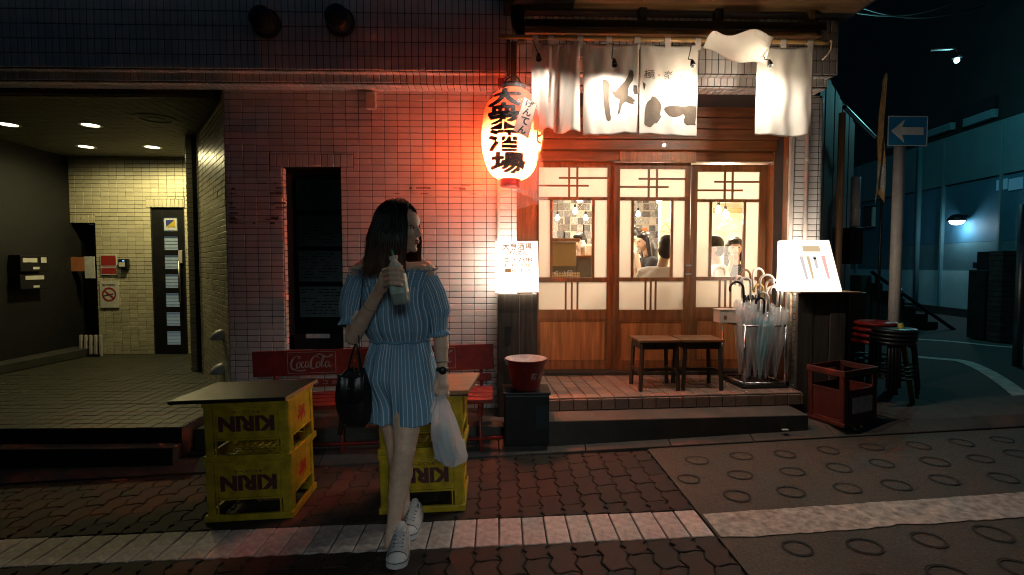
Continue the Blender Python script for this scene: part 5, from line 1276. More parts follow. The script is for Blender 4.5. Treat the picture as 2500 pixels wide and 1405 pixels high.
M('hook_white', (.72, .66, .60), .3); M('hook_brown', (.22, .09, .03), .35); M('hook_gold', (.60, .36, .06), .3); M('hook_black', (.01, .01, .011), .3)
def umbrella(x, y, tx, ty, hook, canopy, ang, L=.80, hs=.052, label=''):
    r = thing('umbrella', label, 'umbrella', us.matrix_world @ Vector((0, 0, 0)) if False else (us.location.x + x, us.location.y + y, PZ + .024), 0, 'umbrellas in the stand')
    r.rotation_euler = (ty, tx, R(ang))
    MB().tube([(0, 0, 0), (0, 0, L * .86)], .0045, 8).build('shaft', 'steel', r, smooth=True)
    hk_ = [(0, 0, L * .80), (0, 0, L - hs)] + [(-hs + hs * math.cos(R(a)), 0, L - hs + hs * math.sin(R(a))) for a in range(20, 200, 16)] + [(-hs * 2, 0, L - hs - .02)]
    MB().tube(hk_, .0095, 10).build('handle', hook, r, smooth=True)
    nf = 8
    def fn(u, v):
        a = u * 2 * math.pi; z = .05 + v * (L * .70); rr = .008 + .036 * (math.sin(min(1, v * 1.05) * math.pi * .62) ** 1.3) + (.012 * v if v > .85 else 0)
        rr *= 1 + .28 * math.cos(a * nf + v * 2.5); return Vector((rr * math.cos(a + v * 1.2), rr * math.sin(a + v * 1.2), z + (.018 * math.cos(a * nf) if v > .98 else 0)))
    MB().grid(48, 22, fn, True).build('canopy', canopy, r, smooth=True)
    return r
ulist = [(.05, .05, -.06, 0, 'hook_black', 'vinyl', 0, .83, .055, 'clear umbrella with a black crook at the front left of the stand'),
 (.10, .12, -.02, .02, 'hook_white', 'vinyl', 10, .86, .05, 'clear umbrella with white crook second from the left'),
 (.155, .20, .0, -.03, 'hook_brown', 'canopy_dark', 20, .92, .055, 'umbrella with a brown crook at the back of the stand'),
 (.17, .08, .02, .0, 'hook_white', 'vinyl', 170, .88, .052, 'clear umbrella with white crook turned right in the middle'),
 (.21, .16, .02, .0, 'hook_gold', 'canopy_dark', 15, .80, .045, 'umbrella with a yellow crook right of the middle'),
 (.22, .26, .03, .02, 'hook_white', 'vinyl', 190, .93, .05, 'tall clear umbrella with white crook at the back'),
 (.28, .06, .05, .02, 'hook_white', 'vinyl', 10, .80, .055, 'clear umbrella with white crook near the right post'),
 (.30, .15, .06, .0, 'hook_white', 'vinyl', 5, .78, .05, 'clear umbrella with white crook farthest right in the stand'),
 (.14, .03, .03, .02, 'hook_black', 'vinyl_blue', -10, .70, .032, 'short pale blue umbrella with small black crook at the front')]
ulist += [(.07, .22, -.03, .03, 'hook_white', 'vinyl', 30, .87, .05, 'clear umbrella with white crook at the back left of the stand'),
 (.25, .11, .035, -.02, 'hook_white', 'vinyl', 150, .84, .05, 'clear umbrella with white crook between middle and right post'),
 (.12, .07, .0, .03, 'hook_black', 'vinyl', 60, .76, .04, 'clear umbrella with thin black crook at the front'),
 (.19, .04, .015, .03, 'hook_white', 'vinyl', -30, .74, .04, 'short clear umbrella with white crook at the front middle')]
for a in ulist: umbrella(*a[:9], label=a[9])
M('cane_mottled', (.55, .42, .28), .4, var=.5, vs=40, col2=(.2, .12, .06))
o = MB().tube([W(1934, 690, UY + .05), W(1927, 930, UY + .05)], .011, 8).build('cane', 'cane_mottled', None, smooth=True); tag(o, 'mottled walking cane leaning right of the umbrella stand', 'cane')
cb = thing('white_carton', 'small pale carton on the left of the umbrella stand', 'carton', (us.location.x - .035, us.location.y + .14, PZ + uh + .012))
M('carton', (.62, .52, .42), .7)
B('body', 'carton', cb, -.12, .10, -.02, .10, 0, .10, .003); B('lid', 'carton', cb, -.125, .105, -.025, .105, .101, .112, .003); B('logo', 'hook_brown', cb, -.085, -.06, -.0225, -.0205, .03, .06)
rg = thing('floor_rag', 'crumpled rag on the porch beside the umbrella stand', 'rag'); p = G(1790, 905, PZ, 0)
def ragf(u, v):
    a = u * 2 * math.pi; rr = (.02 + .12 * v) * (1 + .25 * math.sin(a * 3 + 1)); return Vector((p.x + rr * math.cos(a), p.y + rr * .7 * math.sin(a), PZ + .003 + .03 * (1 - v) + .012 * (1 - v * v) * math.sin(a * 5 + v * 9)))
MB().grid(40, 10, ragf, True).build('cloth', 'page1', rg, smooth=True)

# ================================================================ PEOPLE
M('skin', (.84, .54, .37), .48, var=.12, vs=26, spec=.4, bump=.08, bs=300); M('skin_indoor', (.62, .40, .28), .5, var=.05)
M('lip', (.38, .11, .09), .4); M('eye_dark', (.012, .01, .01), .3); M('eye_white', (.6, .56, .52), .3)
M('hair_dark', (.010, .008, .007), .42, spec=.4); M('hair_indoor', (.018, .013, .010), .5)
class Blob:
    def __init__(s): s.m = MB()
    def cap(s, p0, p1, r0, r1=None, n=16):
        r1 = r0 if r1 is None else r1
        p0, p1 = Vector(p0), Vector(p1); d = p1 - p0; L = d.length
        q = d.to_track_quat('Z', 'Y').to_matrix() if L > 1e-6 else Matrix.Identity(3)
        pr = [(max(1e-4, r0 * math.sin(R(a))), -r0 * math.cos(R(a))) for a in (3, 25, 50, 75)] + [(max(1e-4, r1 * math.cos(R(a))), L + r1 * math.sin(R(a))) for a in (5, 30, 55, 87)]
        s.m.lathe(pr, n, p0, q, cap=True); return s
    def chain(s, pts):                        # (x, y, z, r) ...
        for a, b in zip(pts[:-1], pts[1:]): s.cap(a[:3], b[:3], a[3], b[3])
        return s
    def ell(s, c, rad, q=None, n=18):
        q = q or Matrix.Identity(3); S = q @ Matrix.Diagonal(rad)
        s.m.lathe([(math.cos(R(a)) if abs(a) < 90 else 1e-3, math.sin(R(a))) for a in range(-88, 89, 16)], n, c, S, cap=True); return s
    def build(s, name, mat, parent, voxel, it=4, fac=.5):
        me = s.m.mesh(name, mat); o = bpy.data.objects.new(name, me); COL.objects.link(o)
        r = o.modifiers.new('r', 'REMESH'); r.mode = 'VOXEL'; r.voxel_size = voxel
        if it: k = o.modifiers.new('s', 'SMOOTH'); k.factor = fac; k.iterations = it
        dg = bpy.context.evaluated_depsgraph_get(); dg.update()
        nm = bpy.data.meshes.new_from_object(o.evaluated_get(dg)); bpy.data.objects.remove(o)
        nm.materials.clear(); nm.materials.append(MT[mat] if isinstance(mat, str) else mat)
        for p in nm.polygons: p.use_smooth = True
        o = bpy.data.objects.new(name, nm); COL.objects.link(o); o.parent = parent; return o

# ---------------------------------------------------------------- striped cloth with its own measure round the body
def stripe_mat(name, base, line, n_metre=44):
    m, n, l, b = nodes_of(name); MT[name] = m
    uv = n.new('ShaderNodeUVMap'); uv.uv_map = 'UVMap'; sp = n.new('ShaderNodeSeparateXYZ'); l.new(uv.outputs[0], sp.inputs[0])
    mu = n.new('ShaderNodeMath'); mu.operation = 'MULTIPLY'; mu.inputs[1].default_value = n_metre; l.new(sp.outputs[0], mu.inputs[0])
    fr = n.new('ShaderNodeMath'); fr.operation = 'FRACT'; l.new(mu.outputs[0], fr.inputs[0])
    lt_ = n.new('ShaderNodeMath'); lt_.operation = 'LESS_THAN'; lt_.inputs[1].default_value = .16; l.new(fr.outputs[0], lt_.inputs[0])
    nz = n.new('ShaderNodeTexNoise'); nz.inputs['Scale'].default_value = 240; nz.inputs['Detail'].default_value = 3
    tc = n.new('ShaderNodeTexCoord'); l.new(tc.outputs['Object'], nz.inputs[0])
    rp = n.new('ShaderNodeValToRGB'); l.new(nz.outputs[0], rp.inputs[0]); rp.color_ramp.elements[0].color = c4([q * .72 for q in base]); rp.color_ramp.elements[1].color = c4([q * 1.25 for q in base])
    mx = n.new('ShaderNodeMix'); mx.data_type = 'RGBA'; l.new(lt_.outputs[0], mx.inputs[0]); l.new(rp.outputs[0], mx.inputs[6]); mx.inputs[7].default_value = c4(line)
    l.new(mx.outputs[2], b.inputs['Base Color']); b.inputs['Roughness'].default_value = .85; b.inputs['Specular IOR Level'].default_value = .15
    n2 = n.new('ShaderNodeTexNoise'); n2.inputs['Scale'].default_value = 26; n2.inputs['Detail'].default_value = 4; l.new(tc.outputs['Object'], n2.inputs[0])
    bp = n.new('ShaderNodeBump'); bp.inputs['Strength'].default_value = .35; bp.inputs['Distance'].default_value = .012; l.new(n2.outputs[0], bp.inputs['Height']); l.new(bp.outputs[0], b.inputs['Normal'])
stripe_mat('romper', (.19, .34, .46), (.72, .75, .80))
M('romper_plain', (.17, .31, .42), .85)
def cloth_loft(name, fn, nu, nv, width, parent, mat='romper', height=1.0):
    b = MB().grid(nu, nv, fn, True); me = b.mesh(name, mat, True)
    uv = me.uv_layers.new(name='UVMap')
    for p in me.polygons:
        ids = [me.loops[i].vertex_index for i in p.loop_indices]; us = [(v % nu) / nu for v in ids]; wrap = max(us) - min(us) > .5
        for li, v, u_ in zip(p.loop_indices, ids, us):
            uv.data[li].uv = ((u_ + 1 if wrap and u_ < .5 else u_) * width, (v // nu) / nv * height)
    o = bpy.data.objects.new(name, me); COL.objects.link(o); o.parent = parent
    md = o.modifiers.new('t', 'SOLIDIFY'); md.thickness = .002; md.offset = 1
    return o
def lerp_table(T, z):                         # rows sorted by falling z: (z, values...)
    if z >= T[0][0]: return T[0][1:]
    for a, b in zip(T[:-1], T[1:]):
        if b[0] <= z <= a[0]:
            t = (a[0] - z) / (a[0] - b[0]); t = t * t * (3 - 2 * t) * .5 + t * .5; return [p + (q - p) * t for p, q in zip(a[1:], b[1:])]
    return T[-1][1:]

# ---------------------------------------------------------------- the woman in the blue striped romper
wo = thing('person', 'woman in blue striped off-shoulder romper holding a bottle in front of the bench', 'person')
WY = 2.50
J = lambda px, py, Y: W(px, py, Y)
g0 = gz(-.5)
hc = J(975, 556, 2.50)                         # centre of the skull
fa_ = R(-17); f = Vector((math.cos(fa_), math.sin(fa_), -.05)).normalized(); up = Vector((.02, .0, 1)); sdv = up.cross(f).normalized(); up = f.cross(sdv).normalized()
HQ = Matrix((f, sdv, up)).transposed()         # head frame: forward, left, up
H = lambda a, b, c: hc + HQ @ Vector((a, b, c))
bb = Blob()
bb.ell(H(-.008, 0, .012), (.096, .078, .104), HQ); bb.ell(H(.030, 0, -.045), (.068, .060, .078), HQ); bb.ell(H(.052, 0, -.082), (.040, .038, .032), HQ)
bb.ell(H(.080, 0, -.102), (.018, .020, .015), HQ); bb.ell(H(.062, 0, .035), (.036, .058, .045), HQ)
bb.cap(H(.094, 0, .006), H(.110, 0, -.028), .008, .0105); bb.ell(H(.104, .010, -.034), (.010, .008, .007), HQ); bb.ell(H(.104, -.010, -.034), (.010, .008, .007), HQ)
bb.ell(H(.092, 0, -.058), (.014, .021, .0075), HQ); bb.ell(H(.090, 0, -.070), (.013, .018, .0075), HQ)
for s_ in (-1, 1): bb.ell(H(.060, s_ * .034, -.028), (.034, .026, .028), HQ)
neck = J(962, 668, 2.52)
bb.cap(H(-.012, 0, -.07), neck, .050, .056)
shL, shR = J(884, 664, 2.52), J(1040, 664, 2.52)
bb.cap(neck + Vector((0, 0, .0)), shL, .055, .052); bb.cap(neck, shR, .055, .052)
chest = J(964, 735, 2.52); bb.ell(chest, (.140, .085, .15)); bb.ell(J(966, 830, 2.53), (.12, .08, .13)); bb.ell(J(972, 925, 2.53), (.165, .105, .13))
for s_ in (-1, 1): bb.cap(neck + Vector((s_ * .02, -.055, .015)), neck + Vector((s_ * .15, -.045, .035)), .011, .010)
# raised arm with the bottle
elL = J(862, 822, 2.42); wrL = J(922, 716, 2.27)
bb.cap(shL, elL, .047, .038); bb.chain([(*elL, .040), (*(elL.lerp(wrL, .3)), .039), (*(elL.lerp(wrL, .75)), .029), (*wrL, .025)])
bt0, bt1 = J(981, 744, 2.19), J(960, 626, 2.19); bax = (bt1 - bt0).normalized()
palm = J(941, 684, 2.225)
bb.cap(wrL, palm, .025, .030); bb.cap(palm + Vector((-.005, 0, .02)), J(950, 668, 2.20), .022, .018); bb.cap(palm, J(949, 692, 2.20), .022, .018)
for k in range(4):
    y_ = 655 + k * 12.5
    bb.chain([(*J(937 + k * 1.5, y_ + 6, 2.205), .011), (*J(951 + k * 1.6, y_ + 1, 2.150), .0098), (*J(971 + k * 1.2, y_ + 2, 2.140), .0090), (*J(984 + k * .4 - (k == 3) * 3, y_ + 6, 2.152), .0080)])
bb.chain([(*J(946, 680, 2.24), .013), (*J(962, 662, 2.255), .011), (*J(980, 652, 2.24), .0095)])
# hanging arm with the shopping bag
elR = J(1076, 818, 2.50); wrR = J(1080, 908, 2.46)
bb.cap(shR, elR, .046, .037); bb.chain([(*elR, .038), (*elR.lerp(wrR, .35), .037), (*elR.lerp(wrR, .8), .027), (*wrR, .024)])
kn = J(1078, 938, 2.44); bb.cap(wrR, kn, .025, .030); bb.cap(kn + Vector((-.018, 0, -.005)), kn + Vector((.018, 0, -.005)), .020)
for k in range(4):
    o_ = Vector(((-.026 + .0175 * k), -.006 + .004 * abs(k - 1.5), -.012)); a = kn + o_
    bb.chain([(*a, .0105), (*(a + Vector((0, -.012, -.034 + .003 * abs(k - 1)))), .0095), (*(a + Vector((.001, .012, -.050))), .0088), (*(a + Vector((.002, .030, -.036))), .0080)])
bb.chain([(*(kn + Vector((-.024, -.012, .012))), .012), (*(kn + Vector((-.030, -.026, -.018))), .0105), (*(kn + Vector((-.016, -.030, -.042))), .0090)])
# legs: the front one steps across the rear one
hpL, hpR = J(942, 960, 2.54), J(1000, 958, 2.50)
knR, anR = J(988, 1098, 2.40), J(957, 1300, 2.365); knL, anL = J(962, 1062, 2.59), J(990, 1244, 2.585)
for hp, k_, an in ((hpL, knL, anL), (hpR, knR, anR)):
    d = (an - k_)
    bb.chain([(*hp, .088), (*hp.lerp(k_, .45), .078), (*hp.lerp(k_, .88), .056), (*k_, .053), (*(k_ + d * .12), .050), (*(k_ + d * .32 + Vector((0, .014, 0))), .055), (*(k_ + d * .6 + Vector((0, .008, 0))), .044), (*(k_ + d * .88), .031), (*an, .033), (*(an + Vector((0, -.01, -.05))), .034)])
bb.build('body', 'skin', wo, .0052, 3, .45)
# face details
def face_patch(name, mat, c, rad): return Blob().ell(H(*c), rad, HQ).m.build(name, mat, wo, smooth=True)
for s_ in (-1, 1):
    face_patch('eye', 'eye_white', (.0835, s_ * .031, .002), (.010, .0135, .0068)); face_patch('iris', 'eye_dark', (.0905, s_ * .030 - .002, .002), (.004, .0062, .0062))
    MB().tube([H(.086 - .014 * abs(t), s_ * (.031 + .016 * t), .0105 - .005 * t * t) for t in (-1, -.5, 0, .5, 1)], [.0012, .0024, .0026, .0024, .0014], 6).build('eyelash', 'eye_dark', wo)
    MB().tube([H(.0935 - .015 * (t + 1) * .5, s_ * (.031 + .019 * t), .028 + .004 * (1 - t * t)) for t in (-1, -.5, 0, .5, 1)], [.0022, .0034, .0034, .0026, .0012], 6).build('eyebrow', 'hair_dark', wo)
Blob().ell(H(.0955, 0, -.0585), (.0125, .020, .0055), HQ).ell(H(.0935, 0, -.0695), (.0125, .017, .0062), HQ).m.build('lips', 'lip', wo, smooth=True)
# hair
def hair_mat():
    m = M('hair_brown', (.016, .010, .008), .38, spec=.45); n = m.node_tree.nodes; l = m.node_tree.links; b = n['Principled BSDF']
    ge = n.new('ShaderNodeNewGeometry'); sp = n.new('ShaderNodeSeparateXYZ'); l.new(ge.outputs['Position'], sp.inputs[0])
    mr = n.new('ShaderNodeMapRange'); l.new(sp.outputs[2], mr.inputs[0]); mr.inputs[1].default_value = 1.46; mr.inputs[2].default_value = 1.29
    rp = n.new('ShaderNodeValToRGB'); l.new(mr.outputs[0], rp.inputs[0]); rp.color_ramp.elements[0].color = (.010, .008, .007, 1); rp.color_ramp.elements[1].color = (.15, .058, .024, 1)
    l.new(rp.outputs[0], b.inputs['Base Color'])
hair_mat()
rr = random.Random(3)
def strand(az, thick, drop, flick, part_f):
    az0 = az; lim = R(50) if az > 0 else R(42)
    if abs(az) < lim: az = math.copysign(lim, az)
    pf = part_f * .35 + .066 * math.cos(az0) - .01
    P = [H(pf, .005 * math.copysign(1, az), .010 + (.112 + thick) * math.sqrt(max(.05, 1 - ((pf + .01) / .112) ** 2)))]
    for el in (58, 42, 24, 5):
        rf, rs, ru = .105 + thick, .092 + thick, .112 + thick
        c, s = math.cos(R(el)), math.sin(R(el)); az_ = az0 + (az - az0) * {58: .35, 42: .75, 24: 1, 5: 1}[el]
        P.append(H(-.010 + rf * c * math.cos(az_), rs * c * math.sin(az_), .008 + ru * s))
    rb = .108 + thick + .012; end = None
    for k, dz in enumerate((-.06, -.12, -.18, -.23)):
        q = (k + 1) / 4; w = 1 + .10 * q
        fl = flick * max(0, q - .7) * 3
        P.append(H(-.014 + (rb * w + fl) * math.cos(az) * (1 - .10 * (abs(az) < R(90)) * q), (rb * .92 * w + fl) * math.sin(az), dz * drop))
    return P
cap_ = MB(); NU = 44
def capf(u, v):
    az = R(-180 + 360 * u); sgn = 1
    P = strand(az if abs(az) > .01 else .01, -.002, .97, .008, .03); t = v * (len(P) - 1); i = min(int(t), len(P) - 2); return P[i].lerp(P[i + 1], t - i)
ca = MB()
for lo, hi in ((R(8), R(180)), (R(-180), R(-8))):
    ca.grid(24, 24, lambda u, v: (lambda P: (lambda t: P[min(int(t), len(P) - 2)].lerp(P[min(int(t), len(P) - 2) + 1], t - min(int(t), len(P) - 2)))(v * (len(P) - 1)))(strand(lo + (hi - lo) * u, -.003, .96, .006, .05)))
o = ca.build('hair_base', 'hair_brown', wo, smooth=True); o.modifiers.new('t', 'SOLIDIFY').thickness = .004
hs = MB()
for k in range(1300):
    az = R(rr.uniform(-180, 180)); th = abs(rr.gauss(0, .006)) + .001
    P = smooth_line(strand(az + rr.gauss(0, .03), th, rr.uniform(.93, 1.08), rr.uniform(0, .035), rr.uniform(-.05, .075)), 2)
    wob = rr.uniform(0, 6); P = [Vector(p) + Vector((math.sin(wob + i * .7), math.cos(wob + i * .9), 0)) * .0016 * i / len(P) for i, p in enumerate(P)]
    hs.tube(P, [.0016 + .0006 * math.sin(math.pi * i / len(P)) for i in range(len(P) - 2)] + [.0010, .0004], 3, cap=False)
for k in range(160):
    az = R(rr.uniform(60, 300)); P = smooth_line(strand(az - (2 * math.pi if az > math.pi else 0), rr.uniform(.008, .024), rr.uniform(.85, 1.16), rr.uniform(.02, .10), rr.uniform(-.05, .05)), 2)
    wob = rr.uniform(0, 6); P = [Vector(p) + Vector((math.sin(wob + i * .9), math.cos(wob + i * .7), 0)) * .006 * i / len(P) for i, p in enumerate(P)]
    hs.tube(P, [.0008] * (len(P) - 1) + [.0003], 3, cap=False)
tag(hs.build('hair', 'hair_brown', wo, smooth=True), kind='stuff')
# romper
def wav(a, k, ph): return math.sin(a * k + ph)
xm = lambda px, Y=2.52: W(px, 700, Y).x
zt_ = lambda py, Y=2.50: W(970, py, Y).z
BT = [(zt_(658), xm(963), .196, .088), (zt_(672), xm(963), .188, .100), (zt_(694), xm(963), .170, .114), (zt_(722), xm(965), .156, .136), (zt_(755), xm(968), .153, .140), (zt_(800), xm(971), .146, .118), (zt_(826), xm(974), .138, .104), (zt_(834), xm(975), .135, .102)]
ZB0, ZB1 = BT[0][0], BT[-1][0]
def bodice(u, v):
    a = u * 2 * math.pi; z = ZB0 + (ZB1 - ZB0) * v; cx_, hw, hd = lerp_table(BT, z)
    s = 0
    if v < .24: s = .0035 * wav(a, 64, 0) + .003 * math.sin(v * 160) + (.010 * (1 - v / .04) * (1 + .8 * wav(a, 34, 1)) if v < .04 else 0)
    else: q = (v - .24) / .76; s = .0065 * (wav(a, 17, q * 2) * .6 + wav(a, 29, 1 - q) * .4) * (1 - .3 * q) + .010 * max(0, q - .55) * wav(a, 11, 2) + .012 * math.sin(q * math.pi) * max(0, q - .3)
    bl_ = .016 * math.sin(max(0, (v - .5) / .5) * math.pi)            # cloth bagging over the waist
    return Vector((cx_ + (hw + s + bl_) * math.cos(a), WY + .02 + (hd + s + bl_) * math.sin(a), z + (.005 * wav(a, 34, 0) if v < .02 else 0)))
cloth_loft('romper_top', bodice, 260, 70, 1.05, wo)
ST = [(zt_(830), xm(975), .138, .104), (zt_(842), xm(975), .146, .112), (zt_(880), xm(974), .168, .126), (zt_(920), xm(974), .188, .136), (zt_(960), xm(975), .184, .134), (zt_(1024), xm(976), .180, .130)]
def shorts(u, v):
    a = u * 2 * math.pi; z = ST[0][0] + (ST[-1][0] - ST[0][0]) * v; cx_, hw, hd = lerp_table(ST, z)
    b_ = min(1, max(0, (v - .42) / .42)); b_ = b_ * b_ * (3 - 2 * b_); d_ = Vector((math.cos(a), math.sin(a)))
    el_ = 1 / math.sqrt((d_.x / hw) ** 2 + (d_.y / hd) ** 2); un = 0
    for cx2, cy2, r2 in ((-.068, .030, .104), (.068, -.034, .112)):
        c = Vector((cx2, cy2)); k = c.dot(d_); q = r2 * r2 - c.length_squared + k * k
        if q > 0: un = max(un, k + math.sqrt(q))
    r_ = el_ + (un - el_) * b_
    s = .005 * wav(a, 44, 0) * max(0, 1 - v * 4) + .008 * (wav(a, 11, v * 3) * .6 + wav(a, 19, 1 + v * 1.5) * .5) * (.35 + .65 * v)
    return Vector((cx_ + (r_ + s) * d_.x, WY + .02 + (r_ + s) * d_.y, z + (.010 * d_.x - .006) * v * v + .004 * wav(a, 9, 1) * v))
cloth_loft('shorts', shorts, 240, 64, 1.15, wo)
MB().tube([Vector((xm(975) + .143 * math.cos(t), WY + .02 + .109 * math.sin(t), zt_(832) + .003 * math.sin(t * 9))) for t in [2 * math.pi * k / 60 for k in range(61)]], .006, 8, cap=False)  .build('waist_elastic', 'romper_plain', wo, smooth=True)
def sleeve(P, RA, ph, cuff):
    n = len(P); C = [Vector(p) for p in P]
    def fn(u, v):
        a = u * 2 * math.pi; t = v * (n - 1); i = min(int(t), n - 2); q = t - i; c = C[i].lerp(C[i + 1], q); r = RA[i] + (RA[i + 1] - RA[i]) * (q * q * (3 - 2 * q))
        d = (C[i + 1] - C[i]).normalized(); e1 = d.cross(Vector((0, 1, 0))).normalized(); e2 = d.cross(e1)
        s = .07 * (wav(a, 9, ph + v * 2) * .6 + wav(a, 15, v * 4) * .5) + (.10 * wav(a, 22, ph) if v > .93 else 0) + (.03 * wav(a, 30, 0) if v < .12 else 0)
        return c + (e1 * math.cos(a) + e2 * math.sin(a)) * r * (1 + s)
    return cloth_loft('sleeve', fn, 150, 44, .62, wo)
sleeve([J(886, 676, 2.52), J(877, 692, 2.51), J(869, 718, 2.49), J(862, 752, 2.47), J(859, 780, 2.455), J(857, 798, 2.445)], [.046, .058, .064, .060, .046, .056], .5, 1)
sleeve([J(1038, 676, 2.52), J(1048, 693, 2.515), J(1059, 720, 2.51), J(1069, 758, 2.505), J(1070, 784, 2.50), J(1071, 806, 2.50), J(1073, 820, 2.50)], [.042, .051, .055, .056, .042, .038, .047], 2.0, 1)
# watch and bracelet
wd1 = (wrR - elR).normalized(); wq = wd1.to_track_quat('Z', 'Y').to_matrix()
M('watch_strap', (.012, .010, .009), .45)
MB().lathe([(.0275, -.009), (.0295, -.009), (.0295, .009), (.0275, .009)], 28, wrR + wd1 * -.012, wq).build('watch_strap', 'watch_strap', wo, smooth=True)
wf = wrR + wd1 * -.012 + Vector((.006, -.031, 0)); MB().lathe([(.001, -.006), (.018, -.006), (.020, .0), (.018, .004), (.001, .005)], 24, wf, Vector((.2, -1, .1)).to_track_quat('Z', 'Y').to_matrix()).build('watch_case', 'metal_dark', wo, smooth=True)
M('gold', (.75, .5, .18), .25, 1)
MB().lathe([(.0285, -.002), (.0300, 0), (.0285, .002), (.0275, 0), (.0285, -.002)], 28, wrR + wd1 * -.045, wq).build('bracelet', 'watch_strap', wo, smooth=True)
bw = elL.lerp(wrL, .72); MB().lathe([(.032, -.001), (.033, 0), (.032, .001), (.031, 0), (.032, -.001)], 28, bw, (wrL - elL).to_track_quat('Z', 'Y').to_matrix()).build('bracelet', 'gold', wo, smooth=True)
# sneakers
M('canvas', (.62, .60, .57), .8, var=.12, vs=30, bump=.3, bs=400); M('rubber', (.68, .64, .60), .5); M('rubber_line', (.03, .03, .04), .5)
def shoe(toe, heel, label_):
    d = toe - heel; L_ = .255; ang = math.atan2(d.y, d.x); r = bpy.data.objects.new('shoe', None); COL.objects.link(r); r.parent = wo
    pitch = 0
    r.location = (heel.x, heel.y, gz(heel.x) + .003); r.rotation_euler = (0, 0, ang)
    def half(t): return .030 + .016 * math.sin(min(1, t * 1.15) * math.pi * .62) - (.030 * ((t - .86) / .14) ** 2 if t > .86 else 0) - (.010 * ((.1 - t) / .1) ** 2 if t < .1 else 0)
    def sole(u, v, out=0.0, z0=0, z1=.030):
        a = u * 2 * math.pi; t = .5 - .5 * math.cos(a); y = half(t) * (1 if a < math.pi else -1) * min(1, (math.sin(a) ** 2 * 9) ** .5); return Vector((-.004 + t * (L_ + .008), y * (1 + out), z0 + (z1 - z0) * v))
    sb2 = MB().grid(60, 3, lambda u, v: sole(u, v, .05), True); n = 60
    sb2.f.append(tuple(range(n - 1, -1, -1))); sb2.f.append(tuple(3 * n + i for i in range(n))); so_ = sb2.build('sole', 'rubber', r, smooth=True, angle=50)
    MB().grid(60, 1, lambda u, v: sole(u, v, .075, .0225, .0265), True).build('stripe', 'rubber_line', so_, smooth=True)
    T = [(0, .075), (.12, .080), (.25, .082), (.36, .085), (.48, .074), (.62, .058), (.76, .047), (.88, .040), (.96, .030), (1, .014)]
    def hgt(t):
        for a, b in zip(T[:-1], T[1:]):
            if a[0] <= t <= b[0]: q = (t - a[0]) / (b[0] - a[0]); return a[1] + (b[1] - a[1]) * q
        return .014
    def upper(u, v):
        t = v; a = math.pi * u; w_ = half(t) * .97; h_ = hgt(t)
        return Vector((t * L_ * .995, w_ * math.cos(a) * (1 - .18 * math.sin(a)), .026 + (h_ - .014) * math.sin(a) ** .7))
    MB().grid(28, 34, lambda u, v: upper(u, .38 + v * .46)).build('upper', 'canvas', r, smooth=True)
    MB().grid(28, 16, lambda u, v: upper(u * .40 if u < .5 else .6 + (u - .5) * .8, v * .385)).build('quarter', 'canvas', r, smooth=True)
    MB().grid(28, 12, lambda u, v: upper(u, .84 + v * .155)).build('toe_cap', 'rubber', r, smooth=True)
    MB().grid(10, 8, lambda u, v: upper(.34 + u * .32, .30 + v * .12) + Vector((-.014 * (1 - v), 0, .022 * (1 - v)))).build('tongue', 'canvas', r, smooth=True)
    MB().tube([upper(k / 16, .84) + Vector((0, 0, .001)) for k in range(17)], .0018, 6).build('toe_seam', 'rubber_line', r)
    for k in range(5):
        t = .42 + k * .075
        MB().tube([upper(u, t) + Vector((.010 * math.sin(u * 9), 0, .0035)) for u in (.36, .43, .5, .57, .64)], .0030, 6).build('lace', 'rubber', r, smooth=True)
        for u in (.33, .67): MB().lathe([(.0045, 0), (.003, .001), (.001, .001)], 10, upper(u, t) + Vector((0, 0, .0012))).build('eyelet', 'rubber_line', r)
    for s_ in (-1, 1): MB().tube(smooth_line([tuple(upper(.5, .42) + Vector((0, 0, .004))), tuple(upper(.5, .40) + Vector((-.012, s_ * .022, .016))), tuple(upper(.5, .44) + Vector((.006, s_ * .034, -.004))), tuple(upper(.5, .43) + Vector((0, s_ * .008, .005)))], 5), .0026, 6).build('lace_bow', 'rubber', r, smooth=True)
    return r
t1 = G(966, 1392); h1 = t1 + Vector((-.015, .255, 0)); shoe(t1, h1, 'front'); t2 = G(992, 1322); shoe(t2, t2 + Vector((.015, .255, 0)), 'rear')

# ---------------------------------------------------------------- what she carries
bo = thing('drink_bottle', 'clear square drink bottle with green straw held by the woman', 'bottle')
bq = bax.to_track_quat('Z', 'Y').to_matrix(); BL = (bt1 - bt0).length
def sq(r, z, e=.55): return [(Vector((r * math.copysign(abs(math.cos(t)) ** e, math.cos(t)), r * math.copysign(abs(math.sin(t)) ** e, math.sin(t)), z))) for t in [2 * math.pi * k / 32 for k in range(32)]]
bm_ = MB(); rows = [(.004, 0, .6), (.034, .002, .55), (.037, .010, .55), (.037, BL * .55, .55), (.035, BL * .68, .7), (.026, BL * .82, .9), (.015, BL * .90, 1), (.0145, BL * .93, 1)]
for r_, z_, e_2 in rows: bm_.v += [tuple(bt0 + bq @ p) for p in sq(r_, z_, e_2)]
for i in range(len(rows) - 1):
    for j in range(32): bm_.f.append((i * 32 + j, i * 32 + (j + 1) % 32, (i + 1) * 32 + (j + 1) % 32, (i + 1) * 32 + j))
film('bottle_plastic', (.85, .95, .95), .35, .08, .45); bm_.build('shell', 'bottle_plastic', bo, smooth=True)
M('drink', (.30, .34, .22), .2, trans=.3); M('label_print', (.42, .55, .55), .5, var=.5, vs=50, col2=(.30, .33, .08))
lb_ = MB()
for z_ in (BL * .24, BL * .62): lb_.v += [tuple(bt0 + bq @ p) for p in sq(.0382, z_, .55)]
for j in range(32): lb_.f.append((j, (j + 1) % 32, 32 + (j + 1) % 32, 32 + j))
lb_.build('label_sleeve', 'label_print', bo, smooth=True)
di = MB()
